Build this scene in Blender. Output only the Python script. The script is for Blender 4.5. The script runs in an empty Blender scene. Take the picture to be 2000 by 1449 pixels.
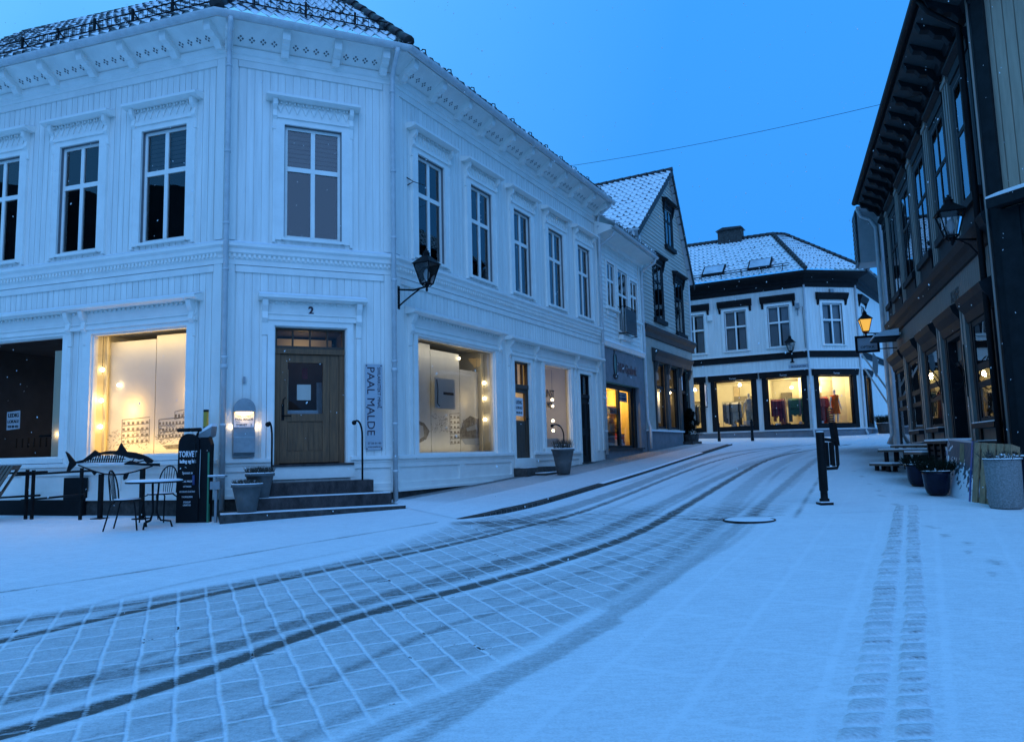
import bpy, math, random
import numpy as np
from mathutils import Vector, Matrix
random.seed(7); RNG = np.random.default_rng(7)
S = bpy.context.scene
COL = S.collection
R_ = math.radians

# ---------------------------------------------------------------- camera, sky, sun
PITCH, ROLL, FPX = R_(6.34), R_(1.47), 1450.0
EYE = Vector((0, 0, 1.6))
_f = Vector((0, math.cos(PITCH), math.sin(PITCH)))
_r0, _u0 = Vector((1, 0, 0)), Vector((0, -math.sin(PITCH), math.cos(PITCH)))
_r = _r0*math.cos(ROLL) - _u0*math.sin(ROLL)
_u = _u0*math.cos(ROLL) + _r0*math.sin(ROLL)
cd = bpy.data.cameras.new('camera'); cam = bpy.data.objects.new('camera', cd); COL.objects.link(cam)
cam.matrix_world = Matrix(((_r.x, _u.x, -_f.x, EYE.x), (_r.y, _u.y, -_f.y, EYE.y), (_r.z, _u.z, -_f.z, EYE.z), (0, 0, 0, 1)))
cd.sensor_width = 36; cd.lens = 36*FPX/2000; cd.clip_end = 2000; cd.clip_start = 0.05
S.camera = cam
S.render.engine = 'CYCLES'
S.cycles.use_denoising = True
S.cycles.max_bounces = 6; S.cycles.diffuse_bounces = 3; S.cycles.transparent_max_bounces = 12
S.cycles.sample_clamp_indirect = 4; S.cycles.caustics_reflective = False; S.cycles.caustics_refractive = False
S.view_settings.view_transform = 'Standard'; S.view_settings.look = 'None'
S.view_settings.exposure = .05; S.view_settings.gamma = 1

W = bpy.data.worlds.new('World'); S.world = W; W.use_nodes = True
wt = W.node_tree; wt.nodes.clear()
def wn(t, **k):
    n = wt.nodes.new(t)
    for a, b in k.items(): setattr(n, a, b)
    return n
out = wn('ShaderNodeOutputWorld'); bg = wn('ShaderNodeBackground'); bg.inputs['Strength'].default_value = 1.0
tc = wn('ShaderNodeTexCoord'); sep = wn('ShaderNodeSeparateXYZ'); wt.links.new(tc.outputs['Generated'], sep.inputs[0])
ramp = wn('ShaderNodeValToRGB')
cr = ramp.color_ramp; cr.elements[0].position = 0.0; cr.elements[0].color = (.06, .36, 1.0, 1)
cr.elements[1].position = 1.0; cr.elements[1].color = (.09, .39, 1.02, 1)
for p, c in ((.25, (.040, .325, 1.0)), (.52, (.046, .35, 1.02)), (.72, (.07, .38, 1.02))):
    e = cr.elements.new(p); e.color = (*c, 1)
wt.links.new(sep.outputs[2], ramp.inputs[0])
# the west (left) is a little lighter; thin cloud mottles it
dot = wn('ShaderNodeVectorMath', operation='DOT_PRODUCT'); dot.inputs[1].default_value = (-.80, .45, .42)
wt.links.new(tc.outputs['Generated'], dot.inputs[0])
mr = wn('ShaderNodeMapRange'); mr.inputs[1].default_value = .42; mr.inputs[2].default_value = 1.0
wt.links.new(dot.outputs['Value'], mr.inputs[0])
nz = wn('ShaderNodeTexNoise'); nz.inputs['Scale'].default_value = 2.2; nz.inputs['Detail'].default_value = 4
wt.links.new(tc.outputs['Generated'], nz.inputs['Vector'])
nm = wn('ShaderNodeMath', operation='MULTIPLY_ADD'); wt.links.new(nz.outputs[0], nm.inputs[0]); nm.inputs[1].default_value = 1.5; nm.inputs[2].default_value = .0
ml = wn('ShaderNodeMath', operation='MULTIPLY'); wt.links.new(mr.outputs[0], ml.inputs[0]); wt.links.new(nm.outputs[0], ml.inputs[1])
ml2 = wn('ShaderNodeMath', operation='MULTIPLY_ADD'); wt.links.new(ml.outputs[0], ml2.inputs[0]); ml2.inputs[1].default_value = 1.0; ml2.inputs[2].default_value = 0.0
mixw = wn('ShaderNodeMixRGB'); mixw.inputs[2].default_value = (.17, .60, 1.04, 1)
wt.links.new(ml2.outputs[0], mixw.inputs[0]); wt.links.new(ramp.outputs[0], mixw.inputs[1])
sky = wn('ShaderNodeTexSky'); sky.sky_type = 'NISHITA'; sky.sun_disc = False
sky.sun_elevation = R_(20); sky.sun_rotation = R_(205)
add = wn('ShaderNodeMixRGB', blend_type='ADD'); add.inputs[0].default_value = .002
wt.links.new(mixw.outputs[0], add.inputs[1]); wt.links.new(sky.outputs[0], add.inputs[2])
wt.links.new(add.outputs[0], bg.inputs['Color']); wt.links.new(bg.outputs[0], out.inputs[0])
sd = bpy.data.lights.new('sun', 'SUN'); sd.energy = .95; sd.angle = R_(60); sd.color = (.34, .57, 1.0)
so = bpy.data.objects.new('sun', sd); COL.objects.link(so)
so.rotation_euler = Vector((.15, -1.0, .75)).to_track_quat('Z', 'Y').to_euler()

# ---------------------------------------------------------------- pixel -> place helpers (2000 x 1449 photo)
GA, GB = .0525, .01
def gz(x, y):
    return GA*min(y, 60) + GB*max(min(x, 40), -40)
def ray(px, py):
    return _f + _r*((px-1000)/FPX) - _u*((py-724.5)/FPX)
def G(px, py, h=0):
    v = ray(px, py); t = (h-1.6)/(v.z - GA*v.y - GB*v.x)
    return EYE + v*t
class Fr:                                  # a vertical plane: u along it (left to right from outside), z up, o outwards
    def __init__(s, O, ang=None, d=None):
        s.O = Vector((O[0], O[1], 0))
        s.d = Vector((math.sin(R_(ang)), math.cos(R_(ang)), 0)) if d is None else Vector((d[0], d[1], 0)).normalized()
        s.n = Vector((s.d.y, -s.d.x, 0))
    def P(s, u, z, o=0): return s.O + s.d*u + s.n*o + Vector((0, 0, z))
    def px(s, x, y, o=0):
        v = ray(x, y); t = ((s.O + s.n*o - EYE).dot(s.n))/v.dot(s.n); p = EYE + v*t - s.O
        return p.dot(s.d), p.z
    def at(s, u, o=0): return Fr(s.P(u, 0, o), d=s.d)

# ---------------------------------------------------------------- materials
MATS = {}
def mat(name, col, rough=.6, var=.12, vscale=6, bump=0, bscale=40, metal=0, stretch=(1, 1, 1), col2=None, spec=.5, emit=0):
    if name in MATS: return MATS[name]
    m = bpy.data.materials.new(name); m.use_nodes = True; t = m.node_tree; N = t.nodes; L = t.links
    b = N['Principled BSDF']; b.inputs['Roughness'].default_value = rough; b.inputs['Metallic'].default_value = metal
    b.inputs['Specular IOR Level'].default_value = spec
    tc = N.new('ShaderNodeTexCoord'); mp = N.new('ShaderNodeMapping'); mp.inputs['Scale'].default_value = stretch
    L.new(tc.outputs['Object'], mp.inputs[0])
    nz = N.new('ShaderNodeTexNoise'); nz.inputs['Scale'].default_value = vscale; nz.inputs['Detail'].default_value = 6; nz.inputs['Roughness'].default_value = .65
    L.new(mp.outputs[0], nz.inputs['Vector'])
    rp = N.new('ShaderNodeValToRGB'); rp.color_ramp.elements[0].position = .3; rp.color_ramp.elements[1].position = .7
    c2 = col2 or tuple(max(0, c*(1-var*1.6)) for c in col)
    rp.color_ramp.elements[0].color = (*c2, 1); rp.color_ramp.elements[1].color = (*[min(1, c*(1+var*.4)) for c in col], 1)
    L.new(nz.outputs[0], rp.inputs[0]); L.new(rp.outputs[0], b.inputs['Base Color'])
    if bump:
        n2 = N.new('ShaderNodeTexNoise'); n2.inputs['Scale'].default_value = bscale; n2.inputs['Detail'].default_value = 4
        L.new(mp.outputs[0], n2.inputs['Vector'])
        bp = N.new('ShaderNodeBump'); bp.inputs['Strength'].default_value = bump; bp.inputs['Distance'].default_value = .02
        L.new(n2.outputs[0], bp.inputs['Height']); L.new(bp.outputs[0], b.inputs['Normal'])
    if emit:
        L.new(rp.outputs[0], b.inputs['Emission Color']); b.inputs['Emission Strength'].default_value = emit
    MATS[name] = m; return m
def glass(name, ior=1.55, tint=(1, 1, 1), rough=.0):
    m = bpy.data.materials.new(name); m.use_nodes = True; t = m.node_tree; N = t.nodes; L = t.links; N.clear()
    o = N.new('ShaderNodeOutputMaterial'); tr = N.new('ShaderNodeBsdfTransparent'); gl = N.new('ShaderNodeBsdfGlossy')
    tr.inputs[0].default_value = (*tint, 1); gl.inputs['Roughness'].default_value = rough; gl.inputs[0].default_value = (1, 1, 1, 1)
    fr = N.new('ShaderNodeFresnel'); fr.inputs[0].default_value = ior; mx = N.new('ShaderNodeMixShader')
    geo = N.new('ShaderNodeNewGeometry')
    nz = N.new('ShaderNodeTexNoise'); nz.inputs['Scale'].default_value = .9; L.new(geo.outputs['Position'], nz.inputs['Vector'])
    bp = N.new('ShaderNodeBump'); bp.inputs['Strength'].default_value = .06; bp.inputs['Distance'].default_value = .05
    L.new(nz.outputs[0], bp.inputs['Height']); L.new(bp.outputs[0], gl.inputs['Normal'])
    L.new(fr.outputs[0], mx.inputs[0]); L.new(tr.outputs[0], mx.inputs[1]); L.new(gl.outputs[0], mx.inputs[2]); L.new(mx.outputs[0], o.inputs[0])
    MATS[name] = m; return m
def emis(name, col, s):
    m = bpy.data.materials.new(name); m.use_nodes = True; N = m.node_tree.nodes; b = N['Principled BSDF']
    b.inputs['Base Color'].default_value = (*col, 1); b.inputs['Emission Color'].default_value = (*col, 1); b.inputs['Emission Strength'].default_value = s
    MATS[name] = m; return m
white = mat('white_paint', (.85, .83, .77), .55, .09, 2.2, .10, 60, stretch=(1, 1, .25))
white2 = mat('white_trim', (.88, .86, .80), .5, .06, 3, .06, 60)
wallm = mat('white_boards', (.86, .84, .78), .55, .11, 3.0, .14, 70, stretch=(3, 3, .20))
greyboard = mat('grey_green_boards', (.50, .45, .38), .6, .12, 4, .1, 60, stretch=(.4, .4, 3))
greytrim = mat('grey_green_trim', (.05, .06, .062), .65, .15, 4, .1, 60, spec=.2)
darkwin = mat('dark_trim', (.013, .017, .020), .65, .3, 5, .1, 50, spec=.18)
blacktrim = mat('black_brown_trim', (.014, .013, .014), .65, .3, 5, .1, 50, spec=.18)
plaster = mat('grey_plaster', (.44, .40, .34), .8, .14, 3, .25, 90)
plasterd = mat('blue_grey_plaster', (.21, .22, .24), .85, .16, 3, .3, 70)
stone = mat('granite', (.075, .072, .068), .75, .4, 9, .5, 45, spec=.2)
stonered = mat('red_granite', (.065, .05, .048), .5, .5, 7, .3, 60, stretch=(1, 1, .5), spec=.25)
snow = mat('snow', (.84, .86, .88), .9, .05, 8, .35, 30)
tiled = mat('dark_roof_tile', (.03, .031, .034), .45, .3, 8, .2, 40)
oak = mat('oak_door', (.20, .088, .032), .5, .35, 5, .2, 30, stretch=(5, 5, .4))
oakd = mat('dark_oak_door', (.075, .042, .022), .5, .35, 5, .2, 30, stretch=(5, 5, .4))
sashgap = mat('sash_shadow_gap', (.16, .17, .18), .8, .1, 5)
iron = mat('black_iron', (.009, .009, .010), .55, .3, 9, .15, 60, spec=.16)
zinc = mat('zinc', (.34, .36, .37), .4, .15, 5, .05, 40, metal=.6)
zincw = mat('painted_gutter', (.60, .62, .62), .45, .12, 5, .05, 40)
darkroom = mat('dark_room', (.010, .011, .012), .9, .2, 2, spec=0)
dimroom = mat('dim_room', (.10, .10, .10), .9, .2, 2)
warmwall = mat('cream_wall', (.74, .66, .46), .85, .06, 2)
paper = mat('paper', (.78, .74, .64), .9, .04, 2)
ink = mat('ink', (.05, .05, .055), .8, .3, 8)
inkg = mat('grey_ink', (.30, .28, .24), .8, .4, 12)
blackboard = mat('black_panel', (.009, .010, .012), .5, .2, 6, spec=.15)
paleletter = mat('white_letters', (.75, .76, .78), .6, .04, 8)
darkletter = mat('dark_letters', (.03, .012, .03), .5, .1, 8)
signgrey = mat('acrylic_sign', (.42, .46, .50), .25, .06, 2)
potgrey = mat('grey_pot', (.11, .115, .115), .7, .2, 7, .3, 40)
potblue = mat('blue_glaze', (.005, .008, .024), .2, .3, 6, .05, 20, spec=.22)
concrete = mat('exposed_concrete', (.30, .31, .31), .9, .35, 45, .7, 90)
soil = mat('soil', (.03, .024, .02), .95, .3, 20, .5, 60)
twig = mat('heather_twigs', (.085, .075, .06), .85, .35, 18)
conifer = mat('conifer_green', (.014, .022, .014), .85, .4, 12, spec=.1)
pallet_m = mat('weathered_wood', (.42, .27, .15), .8, .28, 5, .3, 40, stretch=(4, 4, .5))
palletd_m = mat('wet_wood', (.13, .10, .075), .75, .3, 5, .3, 40, stretch=(4, 4, .5))
greenp = mat('green_strip', (.03, .19, .10), .5, .15, 6)
yellow = mat('yellow_band', (.42, .34, .05), .5, .1, 6)
redm = mat('red_panel', (.28, .03, .03), .6, .2, 6)
fabricgrey = mat('curtain', (.42, .45, .46), .9, .1, 3, stretch=(8, 8, .3))
clear = glass('window_glass', 1.75); mirror = glass('old_window_glass', 2.6)
shopglass = glass('shop_glass', 1.40)
lampglass = glass('lantern_glass', 1.5)
bulb_e = emis('bulb', (1, .80, .42), 14)
bulb_s = emis('small_bulb', (1, .82, .5), 9)

# ---------------------------------------------------------------- mesh builder
def rootloc(o):
    v = Vector((0, 0, 0))
    while o is not None:
        v += o.location; o = o.parent
    return v
WF = Fr((0, 0), 90)                         # world frame: u = +x, outward = -y
class MB:
    def __init__(s, m): s.v = []; s.f = []; s.mi = []; s.ms = []; s.cur = m; s.sm = []
    def use(s, m): s.cur = m; return s
    def face(s, pts, smooth=False):
        i = len(s.v); s.v += [tuple(p) for p in pts]; s._f(tuple(range(i, i+len(pts))), smooth)
    def _f(s, idx, smooth=False):
        if s.cur not in s.ms: s.ms.append(s.cur)
        s.f.append(idx); s.mi.append(s.ms.index(s.cur)); s.sm.append(smooth)
    def hexa(s, p):                          # 8 points: bottom 4, top 4
        i = len(s.v); s.v += [tuple(q) for q in p]
        for q in ((3, 2, 1, 0), (4, 5, 6, 7), (0, 1, 5, 4), (1, 2, 6, 5), (2, 3, 7, 6), (3, 0, 4, 7)): s._f(tuple(i+k for k in q))
        return s
    def box(s, fr, u0, u1, z0, z1, o0, o1):
        return s.hexa([fr.P(u0, z0, o1), fr.P(u1, z0, o1), fr.P(u1, z0, o0), fr.P(u0, z0, o0), fr.P(u0, z1, o1), fr.P(u1, z1, o1), fr.P(u1, z1, o0), fr.P(u0, z1, o0)])
    def prism(s, fr, pts, o0, o1):           # polygon in (u, z), extruded along o
        i = len(s.v); n = len(pts)
        s.v += [tuple(fr.P(u, z, o1)) for u, z in pts] + [tuple(fr.P(u, z, o0)) for u, z in pts]
        s._f(tuple(range(i, i+n))); s._f(tuple(range(i+2*n-1, i+n-1, -1)))
        for k in range(n): s._f((i+k, i+n+k, i+n+(k+1) % n, i+(k+1) % n))
        return s
    def prof(s, fr, pts, u0, u1):            # polygon in (o, z), extruded along u
        i = len(s.v); n = len(pts)
        s.v += [tuple(fr.P(u0, z, o)) for o, z in pts] + [tuple(fr.P(u1, z, o)) for o, z in pts]
        s._f(tuple(range(i, i+n))); s._f(tuple(range(i+2*n-1, i+n-1, -1)))
        for k in range(n): s._f((i+k, i+n+k, i+n+(k+1) % n, i+(k+1) % n))
        return s
    def sweep(s, path, pts, smooth=False):   # open profile (o, z) along a list of frames/us with mitred corners
        rows = []
        for k, (base, nrm, sc) in enumerate(path):
            rows.append([base + nrm*(o*sc) + Vector((0, 0, z)) for o, z in pts])
        n = len(pts)
        for a, b in zip(rows, rows[1:]):
            for k in range(n-1): s.face([a[k], b[k], b[k+1], a[k+1]], smooth)
        return s
    def tube(s, pts, r, seg=8, r2=None, cap=True):
        pts = [Vector(p) for p in pts]; n = len(pts); i = len(s.v); prev = None
        for k, p in enumerate(pts):
            t = (pts[min(k+1, n-1)] - pts[max(k-1, 0)]).normalized()
            a = prev if prev is not None else (Vector((0, 0, 1)) if abs(t.z) < .9 else Vector((1, 0, 0)))
            x = (a - t*a.dot(t)).normalized(); y = t.cross(x); prev = x
            rr = r if r2 is None else r + (r2-r)*k/(n-1)
            for j in range(seg):
                w = 2*math.pi*j/seg; s.v.append(tuple(p + x*math.cos(w)*rr + y*math.sin(w)*rr))
        for k in range(n-1):
            for j in range(seg): s._f((i+k*seg+j, i+k*seg+(j+1) % seg, i+(k+1)*seg+(j+1) % seg, i+(k+1)*seg+j), True)
        if cap:
            s._f(tuple(i+j for j in range(seg-1, -1, -1))); s._f(tuple(i+(n-1)*seg+j for j in range(seg)))
        return s
    def lathe(s, c, prof, seg=20, smooth=True):
        c = Vector(c); i = len(s.v)
        for r, z in prof:
            for j in range(seg):
                w = 2*math.pi*j/seg; s.v.append((c.x + r*math.cos(w), c.y + r*math.sin(w), c.z + z))
        for k in range(len(prof)-1):
            for j in range(seg): s._f((i+k*seg+j, i+k*seg+(j+1) % seg, i+(k+1)*seg+(j+1) % seg, i+(k+1)*seg+j), smooth)
        return s
    def ball(s, c, r, seg=10):
        return s.lathe(c, [(max(1e-4, r*math.sin(math.pi*k/6)), -r*math.cos(math.pi*k/6)) for k in range(7)], seg)
    def build(s, name, parent=None, kind=None, loc=None):
        me = bpy.data.meshes.new(name); off = rootloc(parent) if parent else Vector(loc or (0, 0, 0))
        me.from_pydata([(a-off.x, b-off.y, c-off.z) for a, b, c in s.v], [], s.f)
        for m in s.ms: me.materials.append(m)
        me.polygons.foreach_set('material_index', s.mi); me.polygons.foreach_set('use_smooth', s.sm); me.update()
        o = bpy.data.objects.new(name, me); COL.objects.link(o)
        if parent: o.parent = parent
        elif loc is not None: o.location = off
        if kind: o['kind'] = kind
        return o
def thing(name, label, cat, loc, group=None):
    o = bpy.data.objects.new(name, None); COL.objects.link(o); o.location = loc; o.empty_display_size = .2
    o['label'] = label; o['category'] = cat
    if group: o['group'] = group
    return o
def tag(o, label, cat, group=None):
    o['label'] = label; o['category'] = cat
    if group: o['group'] = group
    return o
def copy_tree(o, parent=None):
    kids = list(o.children); c = o.copy(); COL.objects.link(c)
    if parent: c.parent = parent
    for k in kids: copy_tree(k, c)
    return c
def point(parent, loc, power, col=(1, .72, .34), r=.12, name='lamp_or_fill_light'):
    l = bpy.data.lights.new(name, 'POINT'); l.energy = power; l.color = col; l.shadow_soft_size = r
    o = bpy.data.objects.new(name, l); COL.objects.link(o); o.location = Vector(loc) - (rootloc(parent) if parent else Vector())
    if parent: o.parent = parent
    return o
def area(parent, loc, sx, sy, power, col, aim):
    l = bpy.data.lights.new('display_fill_light', 'AREA'); l.shape = 'RECTANGLE'; l.size = sx; l.size_y = sy; l.energy = power; l.color = col
    o = bpy.data.objects.new('display_fill_light', l); COL.objects.link(o); o.location = Vector(loc) - rootloc(parent); o.parent = parent
    z = -Vector(aim).normalized(); d = aim.cross(Vector((0, 0, 1))).normalized(); y = z.cross(d)
    o.rotation_euler = Matrix(((d.x, y.x, z.x), (d.y, y.y, z.y), (d.z, y.z, z.z))).to_euler(); return o
def text(parent, name, s, fr, u, z, o, size, m, down=False, align='CENTER', ext=.003, squeeze=1, bold=0):
    c = bpy.data.curves.new('t', 'FONT'); c.body = s; c.size = size; c.align_x = align; c.extrude = ext; c.offset = bold; c.resolution_u = 3
    ob = bpy.data.objects.new('t', c); COL.objects.link(ob)
    me = bpy.data.meshes.new_from_object(ob.evaluated_get(bpy.context.evaluated_depsgraph_get()))
    bpy.data.objects.remove(ob); bpy.data.curves.remove(c)
    off = rootloc(parent); me.materials.clear(); me.materials.append(m)
    for v in me.vertices:
        x, y, w = v.co; x *= squeeze
        p = fr.P(u+y, z-x, o+w) if down else fr.P(u+x, z+y, o+w)
        v.co = p - off
    ob = bpy.data.objects.new(name, me); COL.objects.link(ob); ob.parent = parent
    return ob
def boards_v(mb, fr, u0, u1, z0, z1, holes=(), sp=.14, gw=.012, gd=.014, o=0):
    """vertical tongue-and-groove boarding with openings left free"""
    cuts = {u0, u1}; grooves = []
    k = u0 + sp*.5
    while k < u1-gw:
        grooves.append((k, k+gw)); cuts |= {k, k+gw}; k += sp
    for h in holes: cuts |= {max(u0, min(u1, h[0])), max(u0, min(u1, h[1]))}
    cs = sorted(cuts); strips = []
    for a, b in zip(cs, cs[1:]):
        if b-a < 1e-5: continue
        c = (a+b)/2; dep = o-gd if any(g[0] < c < g[1] for g in grooves) else o
        zs = [(z0, z1)]
        for h in holes:
            if h[0] < c < h[1]:
                nz_ = []
                for p, q in zs:
                    if h[3] <= p or h[2] >= q: nz_.append((p, q)); continue
                    if h[2] > p: nz_.append((p, h[2]))
                    if h[3] < q: nz_.append((h[3], q))
                zs = nz_
        strips.append((a, b, dep, zs))
        for p, q in zs: mb.face([fr.P(a, p, dep), fr.P(b, p, dep), fr.P(b, q, dep), fr.P(a, q, dep)])
    for s1, s2 in zip(strips, strips[1:]):
        if abs(s1[2]-s2[2]) > 1e-6:
            for p, q in s1[3]:
                for p2, q2 in s2[3]:
                    lo, hi = max(p, p2), min(q, q2)
                    if hi > lo: mb.face([fr.P(s1[1], lo, s1[2]), fr.P(s1[1], lo, s2[2]), fr.P(s1[1], hi, s2[2]), fr.P(s1[1], hi, s1[2])])
def boards_h(mb, fr, span, z0, z1, holes=(), sp=.15, dep=.022, o=0):
    """lapped horizontal boards; span(z) gives (u0, u1)"""
    z = z0
    while z < z1-1e-4:
        zt = min(z+sp, z1); a0, b0 = span(z+.002); a1, b1 = span(zt-.002)
        segs = [(a0, b0, a1, b1)]; c = (z+zt)/2
        for h in holes:
            if h[2] < c < h[3]:
                ns = []
                for s0, e0, s1, e1 in segs:
                    if h[1] <= s0 or h[0] >= e0: ns.append((s0, e0, s1, e1)); continue
                    if h[0] > s0: ns.append((s0, h[0], s1, h[0]))
                    if h[1] < e0: ns.append((h[1], e0, h[1], e1))
                segs = ns
        for s0, e0, s1, e1 in segs:
            if e0 <= s0: continue
            if e1 < s1: s1 = e1 = (s1+e1)/2
            mb.face([fr.P(s0, z, o+dep), fr.P(e0, z, o+dep), fr.P(e1, zt, o), fr.P(s1, zt, o)])
            mb.face([fr.P(s0, z, o), fr.P(e0, z, o), fr.P(e0, z, o+dep), fr.P(s0, z, o+dep)])
        z = zt
def room(mb, fr, u0, u1, z0, z1, dep, wall, floor=None, o=-.02):
    a = [fr.P(u0, z0, o), fr.P(u1, z0, o), fr.P(u1, z1, o), fr.P(u0, z1, o)]; b = [fr.P(u0, z0, -dep), fr.P(u1, z0, -dep), fr.P(u1, z1, -dep), fr.P(u0, z1, -dep)]
    mb.use(wall); mb.face(b); mb.face([a[0], b[0], b[3], a[3]]); mb.face([b[1], a[1], a[2], b[2]]); mb.face([a[3], b[3], b[2], a[2]])
    mb.use(floor or wall); mb.face([a[0], a[1], b[1], b[0]])
def frame_rect(mb, fr, u0, u1, z0, z1, w, o0, o1):
    mb.box(fr, u0, u0+w, z0, z1, o0, o1); mb.box(fr, u1-w, u1, z0, z1, o0, o1)
    mb.box(fr, u0+w, u1-w, z0, z0+w, o0, o1); mb.box(fr, u0+w, u1-w, z1-w, z1, o0, o1)
def pane(parent, fr, u0, u1, z0, z1, o, m=None, name='pane'):
    mb = MB(m or clear); mb.face([fr.P(u0, z0, o), fr.P(u1, z0, o), fr.P(u1, z1, o), fr.P(u0, z1, o)])
    return mb.build(name, parent)
def window(parent, fr, u0, u1, z0, z1, fm, back=None, split=.62, cas=.16, casm=None, curtain=False, sash=.055, gl=None, cols=2, fl=0):
    """casing, sash with mullion and transom, glass, dark room behind"""
    mb = MB(casm or fm)
    mb.box(fr, u0-cas, u0, z0-.05, z1+cas*.8, 0, .045); mb.box(fr, u1, u1+cas, z0-.05, z1+cas*.8, 0, .045)
    mb.box(fr, u0, u1, z1, z1+cas*.8, 0, .045)
    mb.box(fr, u0-.04, u1+.04, z0-.05, z0, -.08, .075)
    mb.use(fm)
    mb.use(sashgap)
    for a, b in ((u0, u0+.012), (u1-.012, u1)): mb.box(fr, a, b, z0, z1, -.12, max(0, fl-.045))
    mb.box(fr, u0+.012, u1-.012, z1-.012, z1, -.12, max(0, fl-.045))
    mb.box(fr, u0+.012, u1-.012, z0-.001, z0+.010, -.12, max(0, fl-.05)); mb.use(fm)
    frame_rect(mb, fr, u0+.012, u1-.012, z0+.011, z1-.013, sash, -.10+fl, -.05+fl)
    zt = z0 + (z1-z0)*split
    mb.box(fr, u0+.012+sash, u1-.012-sash, zt-.045, zt+.045, -.10+fl, -.045+fl)
    for k in range(1, cols):
        um = u0 + (u1-u0)*k/cols; mb.box(fr, um-.04, um+.04, z0+sash, zt-.045, -.10+fl, -.047+fl); mb.box(fr, um-.04, um+.04, zt+.045, z1-.013-sash, -.10+fl, -.047+fl)
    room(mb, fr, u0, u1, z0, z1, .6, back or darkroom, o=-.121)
    if curtain == 'blind':
        mb.use(dimroom)
        for k in range(9): q = zt+.02+(z1-zt-.04)*k/9; mb.hexa([fr.P(u0+.06, q, -.16), fr.P(u1-.06, q, -.16), fr.P(u1-.06, q+.01, -.20), fr.P(u0+.06, q+.01, -.20), fr.P(u0+.06, q+.07, -.165), fr.P(u1-.06, q+.07, -.165), fr.P(u1-.06, q+.08, -.205), fr.P(u0+.06, q+.08, -.205)])
        curtain = False
    if curtain:
        mb.use(fabricgrey); n = 14
        for c0, c1 in ((u0+.05, u0+(u1-u0)*.42), (u0+(u1-u0)*.6, u1-.05)):
            for k in range(n):
                a = c0+(c1-c0)*k/n; b = c0+(c1-c0)*(k+1)/n; oa = -.22-.03*(k % 2); ob = -.22-.03*((k+1) % 2)
                mb.face([fr.P(a, z0+.02, oa), fr.P(b, z0+.02, ob), fr.P(b, z1-.03, ob), fr.P(a, z1-.03, oa)])
    w = mb.build('window', parent)
    pane(w, fr, u0+.05, u1-.05, z0+.04, z1-.05, -.075+fl*1.15, gl)
    return w
def plank_crate(): pass

# ================================================================= SETTING: ground, road, square, pavement
C1 = Vector((-5.196, 13.2, 0))
FL_ = Fr(C1, 107.5); FC = Fr(C1, 67.1); C2 = FC.P(3.14, 0); FR = Fr(C2, 29.04)      # left face, corner face, street face
FS = Fr(FR.P(10.75, 0), 27.5)
FG = Fr(FS.P(4.30, 0), 29.5)
FD = Fr((8.41, 12.5), 199.7)                                                        # dark house, street face (u < 0 is farther)
FFM = Fr((14.461, 36.0), 80); FFL = Fr((14.461, 36.0), 119.4); FFR = Fr(FFM.P(2.86, 0), 37)

def densify(pts, step=.12):
    o = []
    for a, b in zip(pts, pts[1:]):
        n = max(1, int((b-a).length/step))
        for k in range(n): o.append(a + (b-a)*k/n)
    o.append(pts[-1]); return o
def smooth(pts, n=3):
    for _ in range(n):
        q = [pts[0]]
        for a, b in zip(pts, pts[1:]): q += [a*.75+b*.25, a*.25+b*.75]
        q.append(pts[-1]); pts = q
    return pts
def gline(px): return densify(smooth([Vector(G(*p)[:2]) for p in px]))
TRACKS = [  # photo pixels along the wheel tracks, half width in m, strength
    ([(-700, 1640), (-300, 1510), (0, 1430), (300, 1345), (600, 1232), (720, 1192), (1000, 1122), (1150, 1075), (1250, 1038), (1330, 992), (1450, 921), (1500, 895), (1560, 881), (1660, 867)], .072, .92),
    ([(-500, 1330), (-200, 1285), (0, 1250), (200, 1203), (500, 1138), (800, 1078), (930, 1050), (1010, 1029), (1110, 1007), (1200, 975), (1300, 934), (1390, 900), (1480, 879), (1600, 866)], .062, .75),
    ([(-300, 1260), (0, 1213), (150, 1193), (400, 1150), (700, 1093), (900, 1048), (980, 1030)], .09, .42),
    ([(-500, 1500), (-200, 1410), (150, 1328), (350, 1288), (550, 1222), (750, 1162), (1000, 1088), (1150, 1050), (1250, 1003), (1350, 955), (1450, 910), (1560, 876)], .11, .42),
    ([(600, 1500), (690, 1449), (860, 1372), (1000, 1312), (1150, 1230), (1300, 1132), (1400, 1062), (1450, 1020), (1500, 975), (1580, 905), (1620, 880)], .085, .42),
    ([(760, 1480), (820, 1440), (960, 1345), (1080, 1280), (1200, 1212)], .06, .40),
    ([(1200, 1180), (1300, 1100), (1390, 1040), (1440, 965), (1500, 915), (1580, 878)], .16, .26),
    ([(900, 1020), (1000, 1018), (1080, 1000), (1190, 965), (1290, 927), (1380, 893), (1440, 880), (1560, 868)], .16, .48),
    ([(960, 1024), (1020, 1018), (1090, 1016)], .16, .55),
]
JOINTS = [  # thin dark lines: stone edgings and the far kerb
    ([(-200, 1185), (0, 1156), (300, 1112), (600, 1060), (850, 1020)], .016, .75),
    ([(1060, 1001), (1250, 1004), (1450, 1008), (1530, 1006)], .03, .6), ([(1300, 1008), (1360, 1013), (1420, 1012)], .05, .8),
    ([(1553, 1010), (1580, 965), (1610, 918), (1640, 885)], .02, .65),
    ([(1540, 1004), (1800, 996), (2050, 990)], .03, .18),
]
CURBPX = [(890, 1013), (975, 1002), (1050, 985), (1150, 955), (1250, 925), (1330, 899), (1390, 880), (1425, 869)]
MAIN = gline(TRACKS[0][0])
mp_ = np.array([(p.x, p.y) for p in MAIN])
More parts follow.
